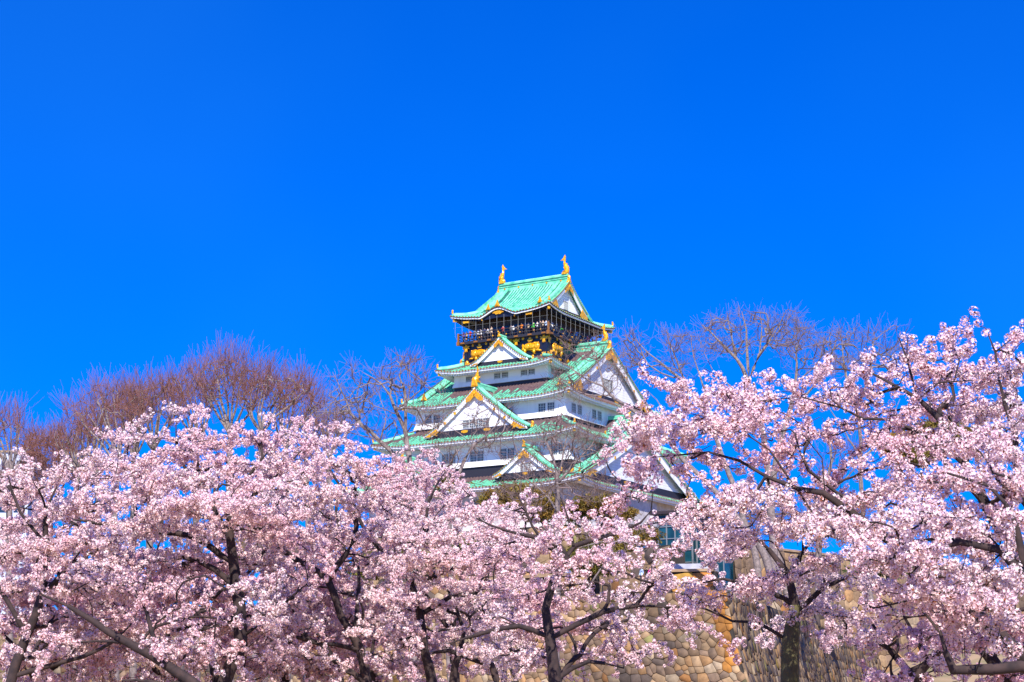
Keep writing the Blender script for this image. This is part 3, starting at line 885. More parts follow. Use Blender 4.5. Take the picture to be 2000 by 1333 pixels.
for k in range(4):
    hw, ho = (6.6, 7.7) if k % 2 == 0 else (7.7, 6.6)
    for sg in (-1, 1):
        tiger(k, sg*(4.15 if k % 2 == 0 else 4.9), 47.75, ho+.04, 1.08, sg)
        for u in (1.0, 3.0, 5.2):
            plate(k, SQ, sg*u, 49.2, ho+.2)
        plate(k, CUP, sg*4.1, 48.95, ho+.2)
        plate(k, XFIT, sg*1.9, 49.0, ho+.22)
        plate(k, XFIT, sg*(hw-.3), 48.95, ho+.22)
        plate(k, [(-.7,-.3),(.35,-.3),(.35,.75),(.15,.5),(0,.85),(-.2,.5),(-.35,.75),(-.4,.2),(-.7,.35),(-.55,.0)], sg*(hw-.35), 46.45, ho+.1, flip=sg)
        plate(k, OVAL, sg*4.2, 46.55, ho+.07)
        plate(k, XFIT, sg*1.9, 46.6, ho+.08, .7)
# ------------------------------------------------------------------ ground, stone walls, lift tower, people, far building
def smooth(x, a, b):
    t = max(0.0, min(1.0, (x-a)/(b-a))); return t*t*(3-2*t)

K = at(1418, 1152, 140)                        # top of the moat wall's corner
DL = Vector((-0.885, 0.465, 0)).normalized()    # along its left face
DR = Vector((sin(radians(17)), cos(radians(17)), 0))
WALL_TOP = K.z
def ground_z(x, y):
    z = -1.7
    z += 4.3*smooth(y, 40, 95)*smooth(x/max(y, 1), .19, .25)          # earth bank on the right
    z += 1.5*smooth(y, 60, 120)
    return z
PLAT = WALL_TOP - 0.1
# lawn and bank
g = MB(); nx, ny = 90, 90
xs_ = [-900 + 1800*(i/nx) for i in range(nx+1)]
xs_ = [math.copysign(abs(t/900)**2.2*1500, t) for t in xs_]
ys_ = [-60 + 2600*(j/ny)**2.4 for j in range(ny+1)]
V = [(x, y, ground_z(x, y) + .12*sin(x*.9)*sin(y*.7)*(1 if y < 200 else 0)) for y in ys_ for x in xs_]
Fc = [(j*(nx+1)+i, j*(nx+1)+i+1, (j+1)*(nx+1)+i+1, (j+1)*(nx+1)+i) for j in range(ny) for i in range(nx)]
g.add(V, Fc)
M['soil'] = mat('dry_grass_and_earth', (0.40, 0.26, 0.13), 0.95, col2=(0.20, 0.17, 0.06), scale=.35, detail=12, bump=.4, lo=.42, hi=.68)
M['gravel'] = mat('pale_gravel', (0.42, 0.31, 0.21), 0.95, col2=(0.33, 0.24, 0.16), scale=1.5, detail=10, bump=.3)
go = g.build('ground', M['soil'], smooth=True); tag(go, kind='structure')
# castle plateau behind the wall
L_END = K + DL*190; R_END = K + DR*150
p = MB()
poly = [K + DL*.6 + DR*.6, K + DR*150, Vector((260, 420, 0)), Vector((-330, 420, 0)), K + DL*190]
poly = [Vector((q.x, q.y, PLAT-.35)) for q in poly]
p.add(poly + [Vector((q.x, q.y, -4)) for q in poly], [(0,1,2,3,4)] + [(i, (i+1) % 5, 5+(i+1) % 5, 5+i) for i in range(5)])
po = p.build('plateau', M['gravel']); tag(po, kind='structure')

M['stone'] = attr_mat('wall_stone', 0.9, noise=.28, scale=2.2, bump=.35)
M['joint'] = mat('dark_joint', (0.035, 0.028, 0.022), 1.0)
STONES = [((.30,.185,.095),3),((.38,.245,.125),3.5),((.25,.16,.095),2.4),((.20,.13,.08),2.2),((.38,.21,.085),2.2),((.13,.09,.065),1.6),((.42,.31,.19),1.4),((.34,.15,.04),.6)]
def pick_stone(rnd, mul=1.0, orange=0.0):
    if rnd.random() < orange: c = (.46, .19, .03)
    else:
        tot = sum(w for _, w in STONES); r = rnd.random()*tot
        for c, w in STONES:
            r -= w
            if r <= 0: break
    k = rnd.uniform(.50, .88)*mul
    return tuple(q*k for q in c)

def stone_wall(name, U0, U1, V0, V1, size, surf, nrm, label, seed, coursed=False, gap=.016, relief=.10, tint=None, aspect=1.15):
    """dry stone wall: irregular fitted stones over a dark bed. surf(u, v) -> point, nrm -> outward normal"""
    rnd = random.Random(seed)
    seeds = []
    rows = max(2, int((V1-V0)/size))
    h = (V1-V0)/rows
    for r in range(-1, rows+1):
        u = U0 - size*2 + rnd.random()*size
        while u < U1 + size*2:
            w = size*aspect*rnd.choice((.55, .8, .95, 1.1, 1.3, 1.75))*rnd.uniform(.9, 1.1)
            if not coursed and rnd.random() < .16:                 # two small stones, one over the other
                seeds.append((u + w*.4, V0 + (r+.25+rnd.uniform(-.08, .08))*h)); seeds.append((u + w*.6, V0 + (r+.78+rnd.uniform(-.08, .08))*h)); u += w; continue
            seeds.append((u + w/2, V0 + (r+.5)*h + (rnd.uniform(-.12, .12) if coursed else rnd.uniform(-.17, .17))*h))
            u += w
    wt = [rnd.uniform(-.16, .16)*size*size for _ in seeds]      # some stones crowd their neighbours
    kd = kdtree.KDTree(len(seeds))
    for i, s in enumerate(seeds): kd.insert((s[0], s[1], 0), i)
    kd.balance()
    Vs, Fs, Fc, Cs, Mi = [], [], [], [], []
    N = Vector(nrm)
    def addv(u, v, o, c):
        q = surf(u, v) + N*o
        Vs.append((q.x, q.y, q.z)); Cs.append(c)
        return len(Vs)-1
    for i, s in enumerate(seeds):
        if not (U0-.01 <= s[0] <= U1+.01 and V0-.01 <= s[1] <= V1+.01): continue
        poly = [(s[0]-size*2, s[1]-size*2), (s[0]+size*2, s[1]-size*2), (s[0]+size*2, s[1]+size*2), (s[0]-size*2, s[1]+size*2)]
        for (co, j, d) in kd.find_n((s[0], s[1], 0), 15):
            if j == i: continue
            nx_, ny_ = co[0]-s[0], co[1]-s[1]
            tt = .5 + (wt[i]-wt[j])/(2*max(1e-4, nx_*nx_+ny_*ny_)); tt = max(.2, min(.8, tt))
            mx, my = s[0]+nx_*tt, s[1]+ny_*tt
            out = []
            for a in range(len(poly)):
                P, Q = poly[a], poly[(a+1) % len(poly)]
                dp = (P[0]-mx)*nx_+(P[1]-my)*ny_; dq = (Q[0]-mx)*nx_+(Q[1]-my)*ny_
                if dp <= 0: out.append(P)
                if dp*dq < 0:
                    t = dp/(dp-dq); out.append((P[0]+(Q[0]-P[0])*t, P[1]+(Q[1]-P[1])*t))
            poly = out
            if len(poly) < 3: break
        poly = [(max(U0, min(U1, a)), max(V0, min(V1, b))) for a, b in poly]
        pl = []
        for q in poly:
            if not pl or math.hypot(q[0]-pl[-1][0], q[1]-pl[-1][1]) > .03: pl.append(q)
        if len(pl) > 2 and math.hypot(pl[0][0]-pl[-1][0], pl[0][1]-pl[-1][1]) < .03: pl.pop()
        if len(pl) < 3: continue
        cu = sum(q[0] for q in pl)/len(pl); cv = sum(q[1] for q in pl)/len(pl)
        c = tint(rnd, cu, cv) if tint else pick_stone(rnd)
        k = .72 + .42*sin(cu*.31+1.3*sin(cv*.5+seed))*sin(cv*.43+.9*sin(cu*.23)) if not coursed else 1.0      # weathered and cleaner patches
        c = tuple(q*max(.5, min(1.1, k+.2)) for q in c)
        if rnd.random() < .05 and not coursed: c = (c[0]*.7, c[1]*.85, c[2]*.45)      # moss
        rl = relief*rnd.uniform(.6, 1.5)
        tu, tv = rnd.uniform(-.10, .10), rnd.uniform(-.10, .10)
        rings = []
        for (sh, o, cm) in ((1.0, -.06, .8), (None, rl*.55, 1), ('b', rl, 1)):
            ring = []
            for q in pl:
                du, dv = q[0]-cu, q[1]-cv; L = math.hypot(du, dv) + 1e-6
                if sh == 1.0: k = 1-gap/L
                elif sh is None: k = 1-(gap+.008)/L
                else: k = max(.3, 1-(gap+.04*size)/L)
                k = max(.2, k)
                ring.append(addv(cu+du*k, cv+dv*k, o + (tu*du+tv*dv)*(0 if sh == 1.0 else 1), c))
            rings.append(ring)
        n = len(pl)
        for A, B in ((rings[0], rings[1]), (rings[1], rings[2])):
            for a in range(n):
                Fs += [A[a], A[(a+1) % n], B[(a+1) % n], B[a]]; Fc.append(4); Mi.append(0)
        Fs += rings[2]; Fc.append(n); Mi.append(0)
    # bed behind the stones
    nu, nv = 12, 10
    base = len(Vs)
    for a in range(nv+1):
        for b in range(nu+1): addv(U0+(U1-U0)*b/nu, V0+(V1-V0)*a/nv, -.05, (.03,.025,.02))
    for a in range(nv):
        for b in range(nu):
            q = base + a*(nu+1)+b
            Fs += [q, q+1, q+nu+2, q+nu+1]; Fc.append(4); Mi.append(1)
    me = np_mesh(name, Vs, Fs, Fc, [M['stone'], M['joint']], Mi, attr=np.array(Cs, dtype=np.float32))
    o = link(name, me)
    if label: tag(o, label, 'wall')
    return o

# the moat wall: two faces meeting at a battered corner
H_W = WALL_TOP + 2.2
def batter(v):                                  # how far the face steps out below the top
    t = (H_W - v)
    return .16*t + .012*t*t
NL = Vector((-DL.y, DL.x, 0)); NL = NL if NL.y < 0 else -NL
NR = Vector((DR.y, -DR.x, 0)); NR = NR if NR.x > 0 else -NR
bis = (NL + NR)
moat = empty('moat_wall', (K.x, K.y, -2.2)); tag(moat, 'large battered moat wall of irregular tan stones with a sharp corner behind the cherry trees', 'wall')
def corner(v): 
    # both faces offset by the batter meet here
    b = batter(v); A = np.array([[NL.x, NL.y], [NR.x, NR.y]]); s = np.linalg.solve(A, [b, b]); return Vector((K.x+s[0], K.y+s[1], 0))
def surfL(u, v): c = corner(v); q = c + DL*u; return Vector((q.x, q.y, WALL_TOP - H_W + v))
def surfR(u, v): c = corner(v); q = c + DR*u; return Vector((q.x, q.y, WALL_TOP - H_W + v))
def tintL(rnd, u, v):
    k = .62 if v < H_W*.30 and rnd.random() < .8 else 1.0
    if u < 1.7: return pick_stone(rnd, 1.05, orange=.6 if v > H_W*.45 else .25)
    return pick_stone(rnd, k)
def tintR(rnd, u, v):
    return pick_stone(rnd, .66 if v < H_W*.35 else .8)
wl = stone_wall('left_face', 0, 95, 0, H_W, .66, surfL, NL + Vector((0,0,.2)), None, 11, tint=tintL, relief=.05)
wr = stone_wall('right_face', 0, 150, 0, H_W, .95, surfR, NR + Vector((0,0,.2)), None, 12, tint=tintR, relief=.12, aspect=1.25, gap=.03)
for o, nm in ((wl, 'wall_face'), (wr, 'wall_face')):
    o.name = nm; o.parent = moat; o.matrix_parent_inverse = moat.matrix_basis.inverted()
tag(wr, 'shaded wall face of long overlapping stones')

def flat_stone_wall(name, A, B, z0, z1, size, label, seed, lean=.08, thick=.8, coursed=True, cap=True, tint=None):
    A = Vector((A.x, A.y, 0)); B = Vector((B.x, B.y, 0))
    L = (B-A).length; d = (B-A)/L; n = Vector((-d.y, d.x, 0)); n = n if n.y < 0 else -n
    def surf(u, v): q = A + d*u + n*((z1-z0-v)*lean); return Vector((q.x, q.y, z0+v))
    o = stone_wall(name, 0, L, 0, z1-z0, size, surf, n, label, seed, coursed=coursed, relief=.06, tint=tint)
    b = MB()
    c = (A+B)/2 - n*(thick/2); c.z = (z0+z1)/2
    b.obox(c, d*L/2, n*(thick/2-.06), Vector((0,0,(z1-z0)/2-.01)), 0)
    b.build('wall_core', M['joint'], o)
    if cap:
        b = MB(); c = (A+B)/2 - n*(thick/2-.1); c.z = z1+.12
        b.obox(c, d*L/2, n*(thick/2+.12), Vector((0,0,.13)), 0); b.build('coping', M['coping'], o)
    return o
M['coping'] = mat('tan_coping_stone', (0.36, 0.25, 0.15), 0.9, col2=(0.28, 0.18, 0.10), scale=1.2, bump=.2)
tan = lambda rnd, u, v: tuple(q*rnd.uniform(.85, 1.12) for q in (.47, .34, .21))
# parapet above the moat wall, left of the corner
a, b_ = at(1162, 1122, 156), at(620, 1128, 178)
flat_stone_wall('parapet_wall', a, b_, PLAT-.4, a.z, .95, 'tan parapet of squared stones behind the blossoms left of the forked cherry trunk', 21, cap=True)
# stepped block with the orange patch below the glass tower
a, b_ = at(1395, 1118, 158), at(1312, 1118, 159)
flat_stone_wall('corner_block', b_, a, PLAT-.4, at(1350, 1116, 158).z, 1.3, 'orange stained stone block at the foot of the glass lift tower', 22, tint=lambda r, u, v: tuple(q*r.uniform(.8, 1.15) for q in (.40, .17, .03)), thick=3)
b = MB(); c = at(1352, 1110, 160); b.obox(c, Vector((2.3,-.5,0)), Vector((.3,.9,0)), Vector((0,0,.35)), 0)
so = b.build('stone_slab', mat('grey_slab', (.42,.42,.46), .8, col2=(.34,.34,.38), scale=2)); tag(so, 'pale grey stone slab lying on the orange stained block', 'slab')
# stone platform of the small keep, left of the tower
a, b_ = at(1309, 1064, 186), at(1178, 1074, 196)
flat_stone_wall('stone_platform', b_, a, PLAT-.4, a.z, 1.45, 'platform wall of large squared tan stones left of the glass lift tower', 23, thick=2.2, cap=False)
# long tan wall right of the tower
a, b_ = at(1432, 1066, 190), at(1640, 1070, 205)
flat_stone_wall('long_wall', a, b_, PLAT-.4, a.z, 1.2, 'long tan stone wall with pale coping right of the glass lift tower', 24, thick=1.2)

a, b_ = at(1470, 1080, 262), at(2350, 1098, 335)
flat_stone_wall('far_wall', a, b_, -2, a.z, 1.6, 'far stone wall glimpsed between the right hand cherry trees', 25, thick=1.5)

# stone base of the keep
base_o = None
cz0, cz1 = PLAT-.4, ZB-.02
Cc = castle.location; cr = castle.rotation_euler.z
exv = Vector((cos(cr), sin(cr), 0)); eyv = Vector((-sin(cr), cos(cr), 0))
keep_base = empty('keep_base', (Cc.x, Cc.y, cz0), cr); tag(keep_base, 'battered stone base of large grey blocks that carries the white castle keep', 'stone base')
hb = cz1-cz0
def kb_surf(k):
    hw, ho = ((16.1, 17.2), (17.2, 16.1))[k % 2]
    n = (-eyv, exv, eyv, -exv)[k]; t = (exv, eyv, -exv, -eyv)[k]
    def s(u, v):
        e = (hb-v)*.22 + (hb-v)**2*.012
        q = Cc + n*(ho+e) + t*(u*(hw+e)/hw); return Vector((q.x, q.y, cz0+v))
    return s, hw, n
for k in (0, 1):
    s, hw, n = kb_surf(k)
    o = stone_wall('base_face', -hw, hw, 0, hb, 1.35, s, n + Vector((0,0,.2)), None, 30+k, relief=.12)
    o.parent = keep_base; o.matrix_parent_inverse = keep_base.matrix_basis.inverted()
b = MB(); e = hb*.22 - 1.0
b.frustum(-15.6-e, 15.6+e, -16.7-e, 16.7+e, 0, -15.6, 15.6, -16.7, 16.7, hb-.03)
b.build('base_core', M['joint'], keep_base)

# glass lift tower
tp = at(1336, 1110, 192); tz = at(1336, 1008, 192).z
tower = empty('lift_tower', (tp.x, tp.y, PLAT-.4), radians(-31.5)); tag(tower, 'dark blue glass lift tower with steel grid beside the castle keep', 'tower')
th = tz-(PLAT-.4)
M['tower_glass'] = mat('dark_teal_glass', (0.006, 0.03, 0.045), 0.25, col2=(0.012, 0.08, 0.11), scale=.5, spec=.4)
M['blue_glass'] = mat('pale_blue_glass', (0.03, 0.11, 0.26), 0.2, spec=.5)
M['tower_steel'] = mat('tower_steel', (0.22, 0.24, 0.25), 0.5, metal=.3)
b = MB(); b.box(-2.1, 2.1, -2.1, 2.1, 0, th); b.build('glass_shaft', M['tower_glass'], tower)
b = MB()
for i in range(5):
    u = -2.13+4.26*i/4
    b.box(u-.07, u+.07, -2.22, -2.10, 0, th); b.box(2.10, 2.22, u-.07, u+.07, 0, th)
nl = int(th/1.35)
for j in range(nl+1):
    z = th*j/nl
    b.box(-2.25, 2.20, -2.20, -2.09, z-.05, z+.05); b.box(2.09, 2.20, -2.20, 2.2, z-.05, z+.05)
b.build('steel_grid', M['tower_steel'], tower)
b = MB(); b.box(-2.9, 3.2, -2.9, 2.9, th, th+.35); b.build('roof_slab', M['lacquer_brown'], tower)
b = MB(); b.box(2.25, 5.6, -1.2, 1.6, 2.9, th*.78); b.build('side_shaft', M['tower_glass'], tower)
b = MB()
for i in range(4):
    u = 2.3+3.25*i/3; b.box(u-.06, u+.06, -1.3, -1.19, 2.9, th*.78)
b.box(2.3, 5.6, -1.32, -1.18, th*.78-.1, th*.78+.12); b.build('side_frame', M['tower_steel'], tower)
b = MB(); b.box(-5.4, -2.15, -1.3, 1.2, 4.4, th-1.2); b.build('link_bridge', M['blue_glass'], tower)
b = MB(); b.box(2.2, 8.8, -2.6, -1.4, 2.2, 2.6); b.build('walkway_deck', M['dark_finish'], tower)
for i in range(12):
    u = 2.4+6.2*i/11; b = MB(); b.box(u-.09, u+.09, -2.62, -2.5, 2.6, 4.2); b.build('walkway_post', M['tower_steel'], tower)
b = MB(); b.box(2.2, 8.8, -2.66, -2.46, 4.2, 4.32); b.box(2.2, 8.8, -2.45, -2.40, 2.7, 4.15); b.build('walkway_rail', mat('rail_panel', (.13,.15,.14), .5), tower)

# far building at the left edge
bp = at(18, 940, 260)
bld = empty('office_building', (bp.x, bp.y, PLAT-.4)); tag(bld, 'pale flat roofed building behind the bare trees at the left edge', 'building')
bt = at(18, 884, 260).z-(PLAT-.4)
b = MB(); b.box(-9, 3.2, 0, 9, 0, bt); b.build('wall', mat('pale_render', (.50,.55,.66), .8, col2=(.42,.47,.58), scale=.4), bld)
b = MB(); b.box(-9.3, 3.5, -.3, 9.3, bt, bt+.3); b.build('roof_edge', M['coping'], bld)
for j in range(4):
    z = bt-2.7-j*3.4
    for i in range(5):
        b = MB(); u = -8.4+2.35*i; b.box(u, u+1.7, -.06, .05, z, z+1.4); b.build('window', M['glass'], bld)

# people: one smooth figure each, copied with its own clothes
def person_mesh(name, pose, cloth, trousers, hair=(.02,.015,.012), skin=(.55,.33,.24)):
    """standing figure grown from a skeleton; pose: 'rest' hands on a rail, 'up' one arm raised, 'down'"""
    J = {'hip':(0,0,.95,.135),'waist':(0,0,1.12,.125),'chest':(0,-.01,1.32,.155),'neck':(0,0,1.47,.06),'head':(0,-.02,1.60,.10),'crown':(0,-.01,1.70,.085)}
    E = [('hip','waist'),('waist','chest'),('chest','neck'),('neck','head'),('head','crown')]
    for s, q in ((-1,'l'),(1,'r')):
        J['t'+q] = (s*.10,0,.86,.095); J['k'+q] = (s*.11,-.01,.48,.065); J['a'+q] = (s*.11,.02,.09,.045); J['f'+q] = (s*.12,-.14,.04,.04)
        E += [('hip','t'+q),('t'+q,'k'+q),('k'+q,'a'+q),('a'+q,'f'+q)]
        J['s'+q] = (s*.19,0,1.41,.062)
        if pose == 'rest': J['e'+q] = (s*.25,-.10,1.16,.045); J['h'+q] = (s*.17,-.34,1.10,.035); J['n'+q] = (s*.15,-.42,1.10,.022)
        elif pose == 'up' and s > 0: J['e'+q] = (s*.27,-.20,1.40,.045); J['h'+q] = (s*.16,-.36,1.58,.034); J['n'+q] = (s*.13,-.38,1.66,.022)
        else: J['e'+q] = (s*.25,.02,1.14,.045); J['h'+q] = (s*.25,-.10,.90,.034); J['n'+q] = (s*.25,-.13,.82,.022)
        E += [('chest','s'+q),('s'+q,'e'+q),('e'+q,'h'+q),('h'+q,'n'+q)]
    names = list(J); me = bpy.data.meshes.new(name)
    me.from_pydata([J[n][:3] for n in names], [(names.index(a), names.index(b)) for a, b in E], [])
    o = bpy.data.objects.new(name, me); COL.objects.link(o)
    md = o.modifiers.new('s', 'SKIN'); md.use_smooth_shade = True
    sk = me.skin_vertices[0].data
    for i, n in enumerate(names): sk[i].radius = (J[n][3], J[n][3]*(.8 if n in ('chest','waist','hip') else 1)); sk[i].use_root = (n == 'hip')
    o.modifiers.new('d', 'SUBSURF').levels = 1
    dg = bpy.context.evaluated_depsgraph_get(); dg.update()
    m2 = bpy.data.meshes.new_from_object(o.evaluated_get(dg)); bpy.data.objects.remove(o)
    V = np.array([v.co[:] for v in m2.vertices])
    C = np.zeros((len(V), 4), np.float32); C[:, 3] = 1
    for i, v in enumerate(V):
        x, y, z = v
        if z > 1.62 or (z > 1.54 and y > .01): c = hair
        elif z > 1.46: c = skin
        elif abs(x) > .13 and ((z < .95 and pose != 'rest') or y < -.30): c = skin
        elif z > .93: c = cloth
        elif z > .10: c = trousers
        else: c = (.03,.03,.03)
        C[i, :3] = c
    a = m2.color_attributes.new('tone', 'FLOAT_COLOR', 'POINT'); a.data.foreach_set('color', C.ravel())
    m2.materials.clear(); m2.materials.append(M['person']); m2.name = name
    m2.polygons.foreach_set('use_smooth', np.ones(len(m2.polygons), dtype=bool))
    return m2
M['person'] = attr_mat('skin_and_cloth', .8, noise=0)
CLOTH = {'orange':(.75,.22,.02),'bright green':(.05,.65,.06),'white':(.75,.75,.75),'navy':(.02,.03,.10),'black':(.015,.015,.018),'grey':(.22,.22,.24),'red':(.5,.03,.03),'sky blue':(.15,.42,.80),'pink':(.85,.03,.32),'beige':(.5,.38,.26),'purple':(.22,.08,.28),'pale blue':(.5,.65,.88)}
CM = castle.matrix_basis
def place_person(p, rz, col, label, pose='rest', group=None, tr=(.03,.035,.06)):
    key = (col, pose)
    if key not in place_person.cache: place_person.cache[key] = person_mesh('person', pose, CLOTH[col], tr)
    o = link('person', place_person.cache[key]); o.location = p; o.rotation_euler = (0, 0, rz)
    s = R.uniform(.93, 1.05); o.scale = (s, s, s)
    tag(o, label, 'person', group); return o
place_person.cache = {}
rb = castle.rotation_euler.z
def gallery(k, u, col, pose, label, dep=.45):
    hw, ho = (7.3, 8.4) if k == 0 else (8.4, 7.3)
    l = Vector((u, -(ho-dep), 49.72-ZB)) if k == 0 else Vector((ho-dep, u, 49.72-ZB))
    q = Matrix.Translation(Cc) @ Matrix.Rotation(rb, 4, 'Z') @ l
    place_person(q, rb + (0 if k == 0 else pi/2) + R.uniform(-.3, .3), col, label, pose, 'visitors on the top gallery of the keep')
front = [(-6.7,'purple','rest','above the left gold tiger'),(-6.2,'beige','rest',0),(-5.6,'red','rest','near the left corner post'),(-4.9,'grey','rest',0),(-4.3,'white','rest',0),(-3.8,'white','up','with one arm raised'),(-3.2,'navy','rest',0),(-2.7,'white','rest',0),(-2.1,'beige','up','with one arm raised, above the small gable'),
 (-.2,'red','rest','right above the small gable tip'),(1.1,'grey','rest',0),(1.5,'white','rest',0),(2.2,'beige','rest','just left of the person in orange'),(2.8,'orange','rest','alone in orange at the rail'),(3.4,'navy','rest',0),(3.9,'beige','rest',0),(4.7,'bright green','up','right of centre'),(5.3,'white','rest',0),(5.8,'black','rest',0),(6.2,'beige','rest','near the front corner post'),(6.7,'pale blue','rest','at the front corner post')]
for u, c, ps, extra in front:
    txt = f'visitor in {c} at the front gallery rail' + (f' {extra}' if extra else '')
    gallery(0, u, c, ps, txt)
side = [(-7.6,'beige','rest'),(-6.6,'white','rest'),(-5.4,'grey','rest'),(-4.2,'bright green','rest'),(-3.0,'navy','rest'),(-1.6,'red','rest'),(.2,'sky blue','up'),(1.8,'black','rest'),(3.4,'pink','rest'),(4.8,'grey','rest'),(6.0,'black','rest'),(7.4,'navy','rest')]
for u, c, ps in side:
    cnt = sum(1 for q in side if q[1] == c)
    gallery(1, u, c, ps, f'visitor in a {c} top behind the right gallery rail')
for (px, py, d, c, ps, lab) in ((1253,1118,160,'pale blue','down','person in a pale blue shirt before the platform wall'),(1263,1117,161,'black','down','person in black beside the one in pink'),(1271,1118,160,'pink','down','person in a bright pink jacket at the platform wall'),(1280,1118,162,'beige','down','person in a beige top right of the one in pink'),(1299,1122,160,'sky blue','down','person in a sky blue vest in front of the tan platform stones'),(1306,1122,160,'navy','down','person in navy right of the sky blue vest'),(1316,1113,163,'white','down','person in white at the foot of the glass lift tower'),(1326,1112,164,'red','down','person with a dark red top beside the grey slab'),(1018+92,1117,163,'sky blue','down','person in sky blue far left behind the parapet')):
    q = at(px, py+13, d); q.z = at(px, py, d).z-1.25
    place_person(q, R.uniform(0, 6.28), c, lab, ps, 'visitors on the castle plateau')
# ------------------------------------------------------------------ trees: grown limb by limb towards points of their crowns
UP = np.array([0, 0, 1.0])
def catmull(pts, step):
    P = [np.array(p, float) for p in pts]
    if len(P) < 2: return P
    out = [P[0]]
    Q = [2*P[0]-P[1]] + P + [2*P[-1]-P[-2]]
    for i in range(1, len(Q)-2):
        L = np.linalg.norm(Q[i+1][:3]-Q[i][:3]); n = max(1, int(L/step))
        for k in range(1, n+1):
            t = k/n
            out.append(.5*((2*Q[i]) + (Q[i+1]-Q[i-1])*t + (2*Q[i-1]-5*Q[i]+4*Q[i+1]-Q[i+2])*t*t + (3*Q[i]-Q[i-1]-3*Q[i+1]+Q[i+2])*t**3))
    return out

